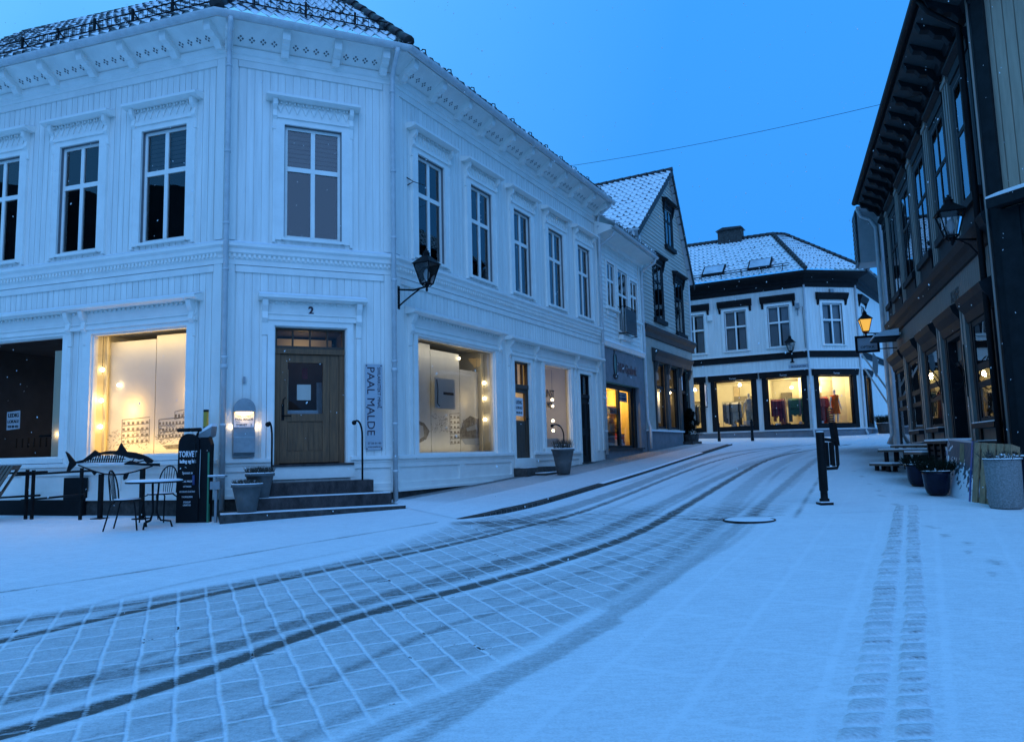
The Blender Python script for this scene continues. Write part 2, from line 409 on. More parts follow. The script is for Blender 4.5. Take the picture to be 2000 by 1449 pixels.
def poly_dist(P, line, chunk=4000):
    L = np.array([(p.x, p.y) for p in line]); A = L[:-1]; B = L[1:]; D = B-A; l2 = (D**2).sum(1)+1e-9
    cum = np.concatenate([[0], np.cumsum(np.sqrt(l2))]); dist = np.empty(len(P)); arc = np.empty(len(P)); sg = np.empty(len(P))
    for i in range(0, len(P), chunk):
        p = P[i:i+chunk]; w = p[:, None, :]-A[None]; t = np.clip((w*D[None]).sum(2)/l2, 0, 1)
        e = w - t[..., None]*D[None]; d2 = (e**2).sum(2); k = d2.argmin(1); r = np.arange(len(p))
        dist[i:i+chunk] = np.sqrt(d2[r, k]); arc[i:i+chunk] = cum[k]+t[r, k]*np.sqrt(l2[k])
        sg[i:i+chunk] = np.sign(D[k, 0]*w[r, k, 1]-D[k, 1]*w[r, k, 0])
    return dist, arc, sg
def sstep(a, b, x): t = np.clip((x-a)/(b-a), 0, 1); return t*t*(3-2*t)

xs = np.concatenate([np.arange(-14, -7, .14), np.arange(-7, 8, .055), np.arange(8, 22, .12)])
ys = [2.6]
while ys[-1] < 44: ys.append(ys[-1] + (.04 + .0042*max(0, ys[-1]-3)))
ys = np.array(ys)
XX, YY = np.meshgrid(xs, ys); P2 = np.stack([XX.ravel(), YY.ravel()], 1)
wear = np.zeros(len(P2)); rs = np.random.default_rng(3)
dm, arc, sg = poly_dist(P2, MAIN); lat = dm*sg
wob = .03*np.sin(arc*1.7)+.02*np.sin(arc*4.1+1)
for px, hw, st in TRACKS:
    d, a, _ = poly_dist(P2, gline(px))
    wear = np.maximum(wear, st*(1-sstep(hw*.75, hw*1.35, d+.25*hw*np.sin(a*7)*.4)))
for L0, st, hw in ((-1.35, .24, .05), (-.88, .34, .045), (-.5, .28, .05), (.30, .34, .05), (.62, .30, .045), (1.05, .26, .06), (1.75, .30, .05), (2.05, .24, .05), (2.6, .22, .05)):
    wear = np.maximum(wear, st*(.55+.45*np.sin(arc*.9+L0*9))*(1-sstep(hw*.6, hw*1.4, np.abs(lat-L0+.05*np.sin(arc*.5+L0*5)))))
ridge = np.zeros(len(P2))
for k_ in (0, 1, 4):
    d, a, _ = poly_dist(P2, gline(TRACKS[k_][0])); hw = TRACKS[k_][1]
    ridge = np.maximum(ridge, sstep(hw*1.2, hw*1.7, d)*(1-sstep(hw*2.3, hw*3.4, d))*(.55+.35*np.sin(a*1.3+k_)))
for px, hw, st in JOINTS:
    d, a, _ = poly_dist(P2, gline(px))
    wear = np.maximum(wear, st*(1-sstep(hw*.6, max(hw*1.5, .05), d))*(.45+.55*np.sin(a*2.3)**2))
for x, y in ((1788, 998), (1782, 1009), (1820, 1029), (1845, 1045), (1892, 1061), (1890, 1078), (1945, 1098), (1938, 1120), (1715, 958), (1698, 945), (1683, 930), (1668, 920), (1690, 917), (1722, 968), (1750, 985), (1672, 902)):
    c = G(x, y); sz = rs.uniform(.8, 1.1); ro = rs.uniform(-.2, .7); fa = (P2[:, 0]-c.x)*math.cos(ro)-(P2[:, 1]-c.y)*math.sin(ro); fb = (P2[:, 0]-c.x)*math.sin(ro)+(P2[:, 1]-c.y)*math.cos(ro)
    for k_, (o_, a_, b_) in enumerate(((.05, .055, .08), (-.075, .045, .045))): wear = np.maximum(wear, rs.uniform(.28, .46)*np.exp(-((fa/(a_*sz))**2+((fb-o_*sz)/(b_*sz))**2)**2))
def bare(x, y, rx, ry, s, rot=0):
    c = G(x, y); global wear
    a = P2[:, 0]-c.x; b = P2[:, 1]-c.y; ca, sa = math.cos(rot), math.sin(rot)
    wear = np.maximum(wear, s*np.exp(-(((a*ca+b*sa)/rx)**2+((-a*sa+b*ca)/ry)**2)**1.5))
# bare paving sheltered under the benches and the eaves on the right
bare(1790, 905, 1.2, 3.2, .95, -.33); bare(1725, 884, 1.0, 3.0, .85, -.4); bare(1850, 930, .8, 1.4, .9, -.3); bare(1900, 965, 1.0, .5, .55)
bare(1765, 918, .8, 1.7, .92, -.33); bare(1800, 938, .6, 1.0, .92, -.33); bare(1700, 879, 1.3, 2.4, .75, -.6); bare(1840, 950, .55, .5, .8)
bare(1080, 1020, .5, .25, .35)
# the cobbled carriageway against the slabbed square
rdl = gline([(560, 1560), (690, 1449), (860, 1372), (1000, 1312), (1150, 1230), (1300, 1132), (1400, 1062), (1470, 1012), (1553, 1008), (1580, 965), (1610, 918), (1640, 885), (1700, 868)])
rul = gline([(-700, 1300), (-300, 1245), (0, 1200), (400, 1140), (700, 1083), (890, 1013), (975, 1002), (1050, 985), (1150, 955), (1250, 925), (1330, 899), (1390, 880), (1430, 868)])
dr, _, sr = poly_dist(P2, rdl); du, _, su = poly_dist(P2, rul)
inroad = (sr > 0) & (su < 0)
edge = np.minimum(dr, du)
cob = np.where(inroad, sstep(0, .35, edge), 0)*(1-.85*ridge)*(1-.75*sstep(11.5, 13, P2[:, 1]))
slab = np.where(inroad, 0, 1-.55*sstep(6, 11, P2[:, 1]))
pale = np.clip(np.where(inroad, 0, 1), 0, 1)
zz = np.array([gz(x, y) for x, y in P2])
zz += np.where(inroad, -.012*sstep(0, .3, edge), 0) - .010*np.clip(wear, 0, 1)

def ground_mat():
    m = bpy.data.materials.new('trodden_snow'); m.use_nodes = True; t = m.node_tree; N = t.nodes; L = t.links; b = N['Principled BSDF']
    def nd(ty, **k):
        n = N.new(ty)
        for a, v in k.items(): setattr(n, a, v)
        return n
    def mth(op, a, b_=None, c=None, clamp=False):
        n = nd('ShaderNodeMath', operation=op, use_clamp=clamp)
        for i, v in enumerate((a, b_, c)):
            if v is None: continue
            if isinstance(v, (int, float)): n.inputs[i].default_value = v
            else: L.new(v, n.inputs[i])
        return n.outputs[0]
    def noise(vec, s, d=4, r=.6):
        n = nd('ShaderNodeTexNoise'); n.inputs['Scale'].default_value = s; n.inputs['Detail'].default_value = d; n.inputs['Roughness'].default_value = r
        L.new(vec, n.inputs['Vector']); return n.outputs[0]
    A = lambda n_: nd('ShaderNodeAttribute', attribute_name=n_).outputs['Fac']
    w, c, sl = A('wear'), A('cobble'), A('slab')
    uv = nd('ShaderNodeUVMap', uv_map='along').outputs[0]; tc = nd('ShaderNodeTexCoord').outputs['Object']
    # warp so that courses run a little crooked
    wn_ = nd('ShaderNodeTexNoise'); wn_.inputs['Scale'].default_value = 2.6; wn_.inputs['Detail'].default_value = 3; L.new(tc, wn_.inputs['Vector'])
    v1 = nd('ShaderNodeVectorMath', operation='SUBTRACT'); L.new(wn_.outputs['Color'], v1.inputs[0]); v1.inputs[1].default_value = (.5, .5, .5)
    v2 = nd('ShaderNodeVectorMath', operation='SCALE'); L.new(v1.outputs[0], v2.inputs[0]); v2.inputs['Scale'].default_value = .055
    v3 = nd('ShaderNodeVectorMath', operation='ADD'); L.new(uv, v3.inputs[0]); L.new(v2.outputs[0], v3.inputs[1])
    def brick(vec, bw, rh, ms, off=.5):
        n = nd('ShaderNodeTexBrick', offset=off); L.new(vec, n.inputs['Vector'])
        n.inputs['Scale'].default_value = 1; n.inputs['Brick Width'].default_value = bw; n.inputs['Row Height'].default_value = rh
        n.inputs['Mortar Size'].default_value = ms; n.inputs['Mortar Smooth'].default_value = .8; n.inputs['Bias'].default_value = 0
        n.inputs['Color1'].default_value = (.25, .25, .25, 1); n.inputs['Color2'].default_value = (.75, .75, .75, 1); return n
    mpc = nd('ShaderNodeMapping'); mpc.inputs['Rotation'].default_value = (0, 0, R_(-114)); L.new(tc, mpc.inputs[0])
    sw2 = nd('ShaderNodeVectorMath', operation='ADD'); L.new(mpc.outputs[0], sw2.inputs[0]); L.new(v2.outputs[0], sw2.inputs[1])
    bk = brick(sw2.outputs[0], .33, .24, .026, .42); n2j = noise(tc, 5.5, 3); jt = mth('MULTIPLY', bk.outputs['Fac'], mth('MULTIPLY_ADD', n2j, 1.5, .10, clamp=True))
    mps = nd('ShaderNodeMapping'); mps.inputs['Rotation'].default_value = (0, 0, R_(-61)); L.new(tc, mps.inputs[0])
    vs3 = nd('ShaderNodeVectorMath', operation='MULTIPLY_ADD'); L.new(v1.outputs[0], vs3.inputs[0]); vs3.inputs[1].default_value = (.05, .05, .05); L.new(mps.outputs[0], vs3.inputs[2])
    bs = brick(vs3.outputs[0], 1.30, .62, .045); js = bs.outputs['Fac']
    stone_r = nd('ShaderNodeSeparateColor'); L.new(bk.outputs['Color'], stone_r.inputs[0])
    n1 = noise(tc, 26, 6, .7); n2 = noise(tc, 2.3, 3); n3 = noise(tc, 70, 3)
    mpp = nd('ShaderNodeMapping'); mpp.inputs['Scale'].default_value = (9, 55, 1); L.new(uv, mpp.inputs[0])
    streak = noise(mpp.outputs[0], 1.0, 5, .7)
    mpr = nd('ShaderNodeMapping'); mpr.inputs['Scale'].default_value = (7, 30, 1); mpr.inputs['Rotation'].default_value = (0, 0, .12); L.new(tc, mpr.inputs[0])
    rip = noise(mpr.outputs[0], 1.0, 6, .72)
    nj = mth('SUBTRACT', 1, jt)
    # thin snow on the stone heads, deep snow in the joints
    thin = mth('MULTIPLY', mth('MULTIPLY', c, nj), mth('ADD', mth('ADD', mth('MULTIPLY', streak, .32), mth('MULTIPLY', n1, .30)), mth('MULTIPLY', mth('SUBTRACT', stone_r.outputs[0], .3), .26)))
    thins = mth('MULTIPLY', mth('MULTIPLY', sl, mth('SUBTRACT', 1, js)), mth('MULTIPLY', mth('ADD', mth('MULTIPLY', n1, .5), mth('MULTIPLY', streak, .5)), .155))
    su_v = nd('ShaderNodeSeparateXYZ'); L.new(uv, su_v.inputs[0])
    tread = mth('MULTIPLY_ADD', mth('SINE', mth('MULTIPLY', mth('ADD', su_v.outputs[0], mth('MULTIPLY', su_v.outputs[1], 1.2)), 2*math.pi/.052)), .16, .92)
    wr = mth('MULTIPLY', mth('MULTIPLY', w, tread), mth('SUBTRACT', mth('ADD', 1.0, mth('MULTIPLY', mth('SUBTRACT', n1, .5), 1.1)), mth('MULTIPLY', mth('MULTIPLY', jt, .30), c)))
    gap = mth('MULTIPLY', mth('MULTIPLY', mth('GREATER_THAN', jt, .75), mth('GREATER_THAN', mth('ADD', mth('MULTIPLY', n2, .75), mth('MULTIPLY', n1, .25)), .625)), mth('GREATER_THAN', c, .6))
    bareness = mth('ADD', mth('ADD', wr, thin), thins, clamp=True)
    bareness = mth('MAXIMUM', bareness, mth('MULTIPLY', gap, .95))
    bareness = mth('ADD', bareness, mth('ADD', mth('ADD', mth('MULTIPLY', mth('SUBTRACT', n1, .5), .22), mth('MULTIPLY', mth('SUBTRACT', rip, .48), .55)), mth('MULTIPLY', mth('SUBTRACT', n3, .5), .48)), clamp=True)
    stc = nd('ShaderNodeValToRGB'); stc.color_ramp.elements[0].color = (.045, .042, .038, 1); stc.color_ramp.elements[1].color = (.15, .14, .125, 1); L.new(n1, stc.inputs[0])
    snc = nd('ShaderNodeValToRGB'); snc.color_ramp.elements[0].color = (.76, .79, .82, 1); snc.color_ramp.elements[1].color = (.87, .89, .90, 1); L.new(n2, snc.inputs[0])
    dk = nd('ShaderNodeMixRGB'); L.new(gap, dk.inputs[0]); L.new(stc.outputs[0], dk.inputs[1]); dk.inputs[2].default_value = (.012, .009, .008, 1)
    mx = nd('ShaderNodeMixRGB'); L.new(bareness, mx.inputs[0]); L.new(snc.outputs[0], mx.inputs[1]); L.new(dk.outputs[0], mx.inputs[2])
    L.new(mx.outputs[0], b.inputs['Base Color'])
    b.inputs['Roughness'].default_value = .85; b.inputs['Specular IOR Level'].default_value = .25
    h = mth('ADD', mth('ADD', mth('MULTIPLY', mth('MULTIPLY', jt, -1.0), c), mth('MULTIPLY', n1, .55)), mth('ADD', mth('MULTIPLY', gap, -1.5), mth('MULTIPLY', streak, .30)))
    bp = nd('ShaderNodeBump'); bp.inputs['Strength'].default_value = .8; bp.inputs['Distance'].default_value = .018; L.new(h, bp.inputs['Height']); L.new(bp.outputs[0], b.inputs['Normal'])
    MATS['ground'] = m; return m
GM = ground_mat()
def sheet(name, V, F, attrs, uv, m=GM):
    me = bpy.data.meshes.new(name); me.vertices.add(len(V)); me.vertices.foreach_set('co', np.asarray(V, dtype=np.float32).ravel())
    F = np.asarray(F, dtype=np.int32); me.loops.add(F.size); me.loops.foreach_set('vertex_index', F.ravel())
    me.polygons.add(len(F)); me.polygons.foreach_set('loop_start', np.arange(len(F), dtype=np.int32)*4); me.polygons.foreach_set('loop_total', np.full(len(F), 4, dtype=np.int32))
    me.update(calc_edges=True)
    me.polygons.foreach_set('use_smooth', np.ones(len(F), dtype=bool))
    for n, a in attrs.items():
        at = me.attributes.new(n, 'FLOAT', 'POINT'); at.data.foreach_set('value', np.asarray(a, dtype=np.float32))
    ul = me.uv_layers.new(name='along'); ul.data.foreach_set('uv', np.asarray(uv, dtype=np.float32)[F.ravel()].ravel())
    me.materials.append(m); me.update()
    o = bpy.data.objects.new(name, me); COL.objects.link(o); o['kind'] = 'structure'; return o
nx, ny = len(xs), len(ys)
idx = np.arange(nx*ny).reshape(ny, nx)
FQ = np.stack([idx[:-1, :-1], idx[:-1, 1:], idx[1:, 1:], idx[1:, :-1]], -1).reshape(-1, 4)
froad = inroad[FQ].sum(1) >= 2
V3 = np.stack([P2[:, 0], P2[:, 1], zz], 1); UV = np.stack([arc, lat], 1)
def submesh(name, sel):
    f = FQ[sel]; u, inv = np.unique(f, return_inverse=True); f = inv.reshape(-1, 4)
    return sheet(name, V3[u], f, dict(wear=wear[u], cobble=cob[u], slab=slab[u]), UV[u])
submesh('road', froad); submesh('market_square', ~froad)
# wide ground sheet to the horizon, just under the detailed sheets
g = MB(snow); st = [-300, -60, -40, -20, -14, -8, 0, 8, 14, 20, 40, 60, 300]; sy = [-300, -60, -20, 0, 2, 10, 20, 30, 40, 44, 60, 120, 300]
for i in range(len(st)-1):
    for j in range(len(sy)-1):
        g.face([Vector((x, y, gz(x, y)-.06)) for x, y in ((st[i], sy[j]), (st[i+1], sy[j]), (st[i+1], sy[j+1]), (st[i], sy[j+1]))])
g.build('ground', kind='structure')

# raised pavement with a kerb along the houses on the left
cl = gline(CURBPX); base = []
for p in cl: base.append(p)
kv, kf, kw, kuv = [], [], [], []
def wall_pt(p):        # nearest point under the house fronts, a little inside them
    best = None
    for fr, a, b in ((FR, 0.0, 10.9), (FS, 0, 4.6), (FG, 0, 7.2)):
        q = Vector((p.x, p.y, 0)) - fr.O; t = min(b, max(a, q.dot(fr.d))); w = fr.P(t, 0, -.25); d = (Vector((p.x, p.y, 0))-w).length
        if best is None or d < best[0]: best = (d, w)
    return best[1]
NA = 40; kb = []; arcl = 0
for k, p in enumerate(cl):
    if k: arcl += (p-cl[k-1]).length
    hgt = .004 + .060*min(1, arcl/.9); wp = wall_pt(p)
    if k == 0: wp = FR.P(-.15, 0, -.2)
    kb.append((p, hgt))
    for j in range(NA):
        f = j/(NA-1); x = p.x+(wp.x-p.x)*f; y = p.y+(wp.y-p.y)*f
        kv.append((x, y, gz(x, y)+hgt*(1 if f < .98 else 1))); kuv.append((arcl, f*3))
        dpx = max(0, 1-abs(arcl-13)/8)
        kw.append(min(1, min(1, arcl/1.5)*(.07 + .15*min(1, arcl/4) + .60*dpx*(.35+.65*f) + (.45 if f > .8 else 0)*min(1, arcl/2) + .30*(f > .45)*min(1, arcl/3))))
ix = np.arange(len(kv)).reshape(len(cl), NA)
kf = np.stack([ix[:-1, :-1], ix[1:, :-1], ix[1:, 1:], ix[:-1, 1:]], -1).reshape(-1, 4)[:, ::-1]
sheet('pavement', kv, kf, dict(wear=kw, cobble=np.zeros(len(kv)), slab=np.full(len(kv), .4)), kuv)
kerb = MB(stone)
for k_, ((p, h1), (q, h2)) in enumerate(zip(kb, kb[1:])):
    nrm = Vector((q.y-p.y, -(q.x-p.x), 0)).normalized(); a = Vector((p.x, p.y, gz(p.x, p.y))); b = Vector((q.x, q.y, gz(q.x, q.y))); dn = Vector((0, 0, -.06))
    kerb.use(stone); kerb.face([a+dn+nrm*.12, b+dn+nrm*.12, b+nrm*.11+Vector((0, 0, h2-.012)), a+nrm*.11+Vector((0, 0, h1-.012))])
    kerb.use(snow if (k_ // 40) % 3 else stone); kerb.face([a+nrm*.11+Vector((0, 0, h1-.012)), b+nrm*.11+Vector((0, 0, h2-.012)), b+Vector((0, 0, h2+.001)), a+Vector((0, 0, h1+.001))])
kerb.build('kerb', kind='structure')

# two columns of rounded setts running up the square on the right
gs = MB(GM); sv, sf, sw, sc, su_ = [], [], [], [], []
lc = [(1632, 1449), (1690, 1200), (1722, 1080), (1742, 1008)]; lr = [(1728, 1449), (1752, 1200), (1762, 1080), (1766, 1008)]; rl = [(1738, 1449), (1762, 1200), (1768, 1080), (1772, 1008)]; rr = [(1828, 1449), (1812, 1200), (1800, 1080), (1796, 1008)]
def chan(pl, pr, name):
    a = [G(*p) for p in pl]; b = [G(*p) for p in pr]
    def along(l, y):
        for p, q in zip(l, l[1:]):
            if y <= q.y or q is l[-1]:
                t = (y-p.y)/(q.y-p.y); return p.x+(q.x-p.x)*t
    y = 3.0; V, F, Wr = [], [], []
    rnd = random.Random(len(name))
    while y < 11.3:
        ln = rnd.uniform(.135, .165); x0, x1 = along(a, y), along(b, y); n = 6; i0 = len(V); jit = rnd.uniform(-.012, .012)
        tone = rnd.uniform(.12, .30); lip = rnd.choice((0, .1, .22, .36)); la = rnd.uniform(0, .4); lb_ = rnd.uniform(.6, 1)
        for j in range(n+1):
            for i in range(n+1):
                u, v = i/n, j/n; ed = min(u, 1-u)*abs(x1-x0); ev = min(v, 1-v)*ln; hh = .022*(1-math.exp(-(min(ed, ev))/.012))
                yy = y+ln*v; x0, x1 = along(a, yy), along(b, yy); x = x0+jit+(x1-x0)*u; V.append((x, yy, gz(x, yy)-.006+hh))
                Wr.append(tone + .05*rnd.random() + (lip if (v < .2 and la < u < lb_) else 0) if 0 < i < n and 0 < j < n else 0)
        for j in range(n):
            for i in range(n): q = i0+j*(n+1)+i; F.append((q, q+1, q+n+2, q+n+1))
        y += ln + .022
    return V, F, Wr
V, F, Wr = chan(lc, lr, 'a'); V2, F2, W2_ = chan(rl, rr, 'bb')
F2 = [tuple(i+len(V) for i in f) for f in F2]; V += V2; F += F2; Wr += W2_
sheet('gutter_setts', V, F, dict(wear=Wr, cobble=np.zeros(len(V)), slab=np.full(len(V), .5)), [(v[1], v[0]) for v in V])

# added hill ring out of view behind the viewer, shaped to darken pane reflections
hv = MB(mat('blocker_dark', (.045, .055, .05), .95, .6, .12)); rows = []
for k in range(121):
    a = R_(95 + 350*k/120 - 80); az = math.degrees(a) % 360
    e = 9 + 3*math.sin(a*3.1) + 2*math.sin(a*9+1) + random.uniform(-.8, .8)
    d = abs(((az-192+180) % 360)-180); e += 15*max(0, min(1, 1.5-d/32))                      # raised at the back left in place of houses across the square
    fade = max(0, min(1, (abs(((az-90+180) % 360)-180)-75)/20)); e *= fade
    rows.append((Vector((math.cos(a)*70, math.sin(a)*70, -6)), Vector((math.cos(a)*74, math.sin(a)*74, 1.6+74*math.tan(R_(max(e, .1)))))))
for a, b in zip(rows, rows[1:]):
    if a[1].y < 30 and b[1].y < 30: hv.face([a[0], b[0], b[1], a[1]])
hv.build('reflection_blocker', kind='structure')

# ================================================================= WHITE CORNER HOUSE
house = thing('white_corner_house', 'large white two-storey wooden house with a chamfered corner door, ornate eaves and lit shop windows', 'house', C1 + Vector((0, 0, .6)))
UWL = [(-1.92, -.86), (-3.97, -2.96), (-6.06, -5.04), (-8.1, -7.1)]
UWC = [(1.04, 2.12)]
UWR = [(.81, 1.80), (2.90, 3.88), (4.98, 5.93), (7.0, 8.0), (9.03, 9.98)]
ZW0, ZW1 = 5.74, 7.96
SHL = [(-2.98, -.75, 1.73, 4.08), (-6.6, -3.68, 1.73, 4.10)]
SHC = [(.89, 2.22, 1.48, 4.06)]
SHR = [(.73, 3.86, 1.63, 4.05), (4.80, 5.68, 1.48, 3.94), (6.50, 8.20, 1.71, 4.02), (8.85, 9.70, 1.27, 3.94)]
for fr, a, b, uw, sh in ((FL_, -9, 0, UWL, SHL), (FC, 0, 3.14, UWC, SHC), (FR, 0, 10.75, UWR, SHR)):
    w = MB(wallm)
    boards_v(w, fr, a, b, 5.62, 9.14, [(p-.001, q+.001, ZW0, ZW1) for p, q in uw])
    boards_v(w, fr, a, b, .95, 5.16, [(p-.001, q+.001, r0, r1) for p, q, r0, r1 in sh])
    w.use(white); w.face([fr.P(a, 5.16, 0), fr.P(b, 5.16, 0), fr.P(b, 5.62, 0), fr.P(a, 5.62, 0)])
    # corner boards
    for c in (a, b-.20): w.box(fr, c+.01, c+.19, 1.62, 5.16, -.02, .035); w.box(fr, c+.01, c+.19, 5.62, 9.14, -.02, .035)
    w.box(fr, a+.2, b-.2, 8.98, 9.13, -.02, .03); w.box(fr, a+.2, b-.2, 5.03, 5.15, -.02, .03)
    w.build('wall', house)
end = MB(white); end.face([FR.P(10.75, .9, 0), FR.P(10.75, .9, -8), FR.P(10.75, 12.3, -8), FR.P(10.75, 9.4, 0)]); end.build('wall', house)

def mitre(ends):
    bis1 = (FL_.n+FC.n).normalized(); bis2 = (FC.n+FR.n).normalized()
    return [(FL_.P(-9, 0), FL_.n, 1), (C1.copy(), bis1, 1/bis1.dot(FC.n)), (C2.copy(), bis2, 1/bis2.dot(FC.n)), (FR.P(10.75, 0), FR.n, 1)]
PATH = mitre(0)
c = MB(white2)
c.sweep(PATH, [(0, 9.10), (.05, 9.11), (.05, 9.19), (.075, 9.21), (.10, 9.27), (.10, 9.32), (.07, 9.33)])
c.use(white); c.sweep(PATH, [(.07, 9.33), (.12, 9.345), (.50, 9.60), (.53, 9.60), (.53, 9.68), (.30, 9.75)])
c.build('cornice', house)
cr_ = MB(mat('painted_hole_shade', (.13, .14, .15), .9, .1, 5))  # dark diamonds laid on the frieze, shade of pierced holes put into colour
def along_u(a, b, n): return [a+(b-a)*(k+.5)/n for k in range(n)]
def bracket(fr, u):
    br = MB(white2); br.prof(fr, [(.06, 9.25), (.17, 9.22), (.22, 9.27), (.25, 9.34), (.36, 9.36), (.40, 9.40), (.49, 9.42), (.515, 9.50), (.515, 9.598), (.10, 9.598)], u-.07, u+.07); br.build('eave_bracket', house)
def frieze_pt(fr, u, t, e=.004):
    o = .12+.38*t; z = 9.345+.255*t
    return fr.P(u, z-e*.83, o+e*.55)
def quatre(fr, u):
    for du, dt in ((.036, 0), (-.036, 0), (0, .09), (0, -.09)):
        t0 = .30+dt; s = .022
        cr_.face([frieze_pt(fr, u+du-s, t0), frieze_pt(fr, u+du, t0-.055), frieze_pt(fr, u+du+s, t0), frieze_pt(fr, u+du, t0+.055)])
bl = [-.06-1.0*k for k in range(9)]; bc = [.02, 1.02, 1.98, 2.92]; brr = [.16+1.03*k for k in range(11)]
for fr, lst in ((FL_, bl), (FC, bc), (FR, brr)):
    for u in lst: bracket(fr, u)
    ss = sorted(lst)
    for p, q in zip(ss, ss[1:]):
        for k in range(4): quatre(fr, p+(q-p)*(k+1)/5)
cr_.build('painted_fretwork_holes', house)
# string course between the storeys, with dentils
b = MB(white2)
b.sweep(PATH, [(0, 5.16), (.045, 5.16), (.045, 5.25), (.07, 5.27), (.07, 5.33), (.12, 5.37), (.12, 5.44), (.17, 5.48), (.17, 5.53), (.10, 5.57)])
b.use(snow); b.sweep(PATH, [(.10, 5.57), (.165, 5.535)]); b.sweep(PATH, [(0, 5.62), (.10, 5.572)])
b.use(white2)
for fr, a, q in ((FL_, -9, -.06), (FC, .05, 3.08), (FR, .06, 10.7)):
    n = int((q-a)/.085)
    for k in range(n):
        u = a+(q-a)*(k+.5)/n; b.box(fr, u-.022, u+.022, 5.285, 5.345, .06, .105)
b.build('string_course', house)
# sill course, panelled base and stone plinth
p = MB(white2)
for fr, a, q in ((FL_, -9, 0), (FC, 0, .85), (FC, 2.28, 3.14), (FR, 0, 4.62), (FR, 5.72, 8.72)):
    e0 = .035 if (fr is FC and a > 0) or (fr is FR and a > 0) else 0
    p.box(fr, a, q, 1.56, 1.62, -.02, .11); p.box(fr, a, q, 1.50, 1.56, -.02, .06)
    p.use(snow); p.box(fr, a+.01, q-.01, 1.62, 1.628, -.02, .10); p.use(white2)
    zb = .98
    p.box(fr, a, q, zb, 1.10, -.02, .05); p.box(fr, a, q, 1.40, 1.50, -.02, .045)
    n = max(1, round((q-a)/2.2))
    for k in range(n+1):
        u = a+(q-a)*k/n; p.box(fr, max(a, u-.09), min(q, u+.09), 1.10, 1.40, -.02, .044)
    p.box(fr, a+.01, q-.01, 1.08, 1.42, -.02, .012)
    p.box(fr, a, q, .93, .98, -.02, .085)
p.build('base_panel', house)
pl = MB(stone)
for fr, a, q in ((FL_, -9, .02), (FC, -.02, 3.16), (FR, -.02, 10.75)):
    pl.box(fr, a, q, -.2, .93, -.3, .03)
pl.build('plinth', house)

def hood(parent, fr, u0, u1, z, small=False):
    m = MB(white2)
    m.prof(fr, [(0, z+.10), (.20, z+.045), (.24, z+.04), (.24, z), (.14, z-.03), (0, z-.03)], u0-.34, u1+.34)
    m.use(snow); m.prof(fr, [(.02, z+.115), (.235, z+.052), (.235, z+.043), (.02, z+.10)], u0-.33, u1+.33); m.use(white2)
    m.box(fr, u0-.2, u1+.2, z-.30, z-.03, -.01, .05)
    m.box(fr, u0-.2, u1+.2, z-.36, z-.30, -.01, .075)
    n = 9
    for k in range(n):
        a = u0-.16+(u1-u0+.32)*k/n; q = u0-.16+(u1-u0+.32)*(k+1)/n; mm = (a+q)/2
        m.prism(fr, [(a+.01, z-.10), (mm, z-.26), (q-.01, z-.10), (mm, z-.15)], .05, .075)
        m.box(fr, a+.02, a+.05, z-.085, z-.04, .05, .09); m.box(fr, mm, mm+.03, z-.085, z-.04, .05, .09)
    for s in (u0-.22, u1+.14):
        m.prof(fr, [(0, z-.60), (.035, z-.58), (.05, z-.40), (.10, z-.34), (.07, z-.22), (.15, z-.14), (.17, z-.03), (0, z-.03)], s, s+.08)
        m.box(fr, s+.015, s+.065, ZW0-.1, z-.6, -.01, .055)
    return m.build('window_hood', parent)
for fr, lst in ((FL_, UWL), (FC, UWC), (FR, UWR)):
    for u0, u1 in lst:
        w = window(house, fr, u0, u1, ZW0, ZW1, white2, curtain=('blind' if fr is FC or (fr is FL_ and u0 > -2) else fr is FR and u0 > 4))
        hood(w, fr, u0, u1, 8.43)

def shop_hood(fr, a, b, z, stops=(), drop=.34):
    m = MB(white2)
    m.prof(fr, [(0, z+.11), (.21, z+.04), (.25, z+.035), (.25, z-.01), (.15, z-.04), (0, z-.04)], a, b)
    m.use(snow); m.prof(fr, [(.02, z+.128), (.245, z+.05), (.245, z+.038), (.02, z+.11)], a+.01, b-.01); m.use(white2)
    m.box(fr, a+.12, b-.12, z-drop, z-.04, -.01, .045); m.box(fr, a+.12, b-.12, z-drop-.06, z-drop, -.01, .08); m.box(fr, a+.12, b-.12, z-drop+.05, z-drop+.08, .04, .065)
    n = int((b-a-.3)/.11)
    for k in range(n):
        u = a+.15+(b-a-.3)*(k+.5)/n; m.box(fr, u-.02, u+.02, z-.085, z-.045, .04, .085)
    for s in stops:
        m.prof(fr, [(0, z-.70), (.04, z-.68), (.055, z-.46), (.12, z-.38), (.09, z-.25), (.16, z-.15), (.19, z-.04), (0, z-.04)], s-.05, s+.05)
        m.box(fr, s-.04, s+.04, 1.63, z-.70, -.01, .045)
    return m.build('shop_hood', house)
shop_hood(FL_, -9, -.42, 4.56, (-.62, -3.14, -3.52, -6.8))
shop_hood(FC, .60, 2.58, 4.56, (.72, 2.44))
shop_hood(FR, .36, 4.20, 4.50, (.50, 4.05)); shop_hood(FR, 4.42, 10.45, 4.46, (4.55, 5.95, 8.55, 10.2))

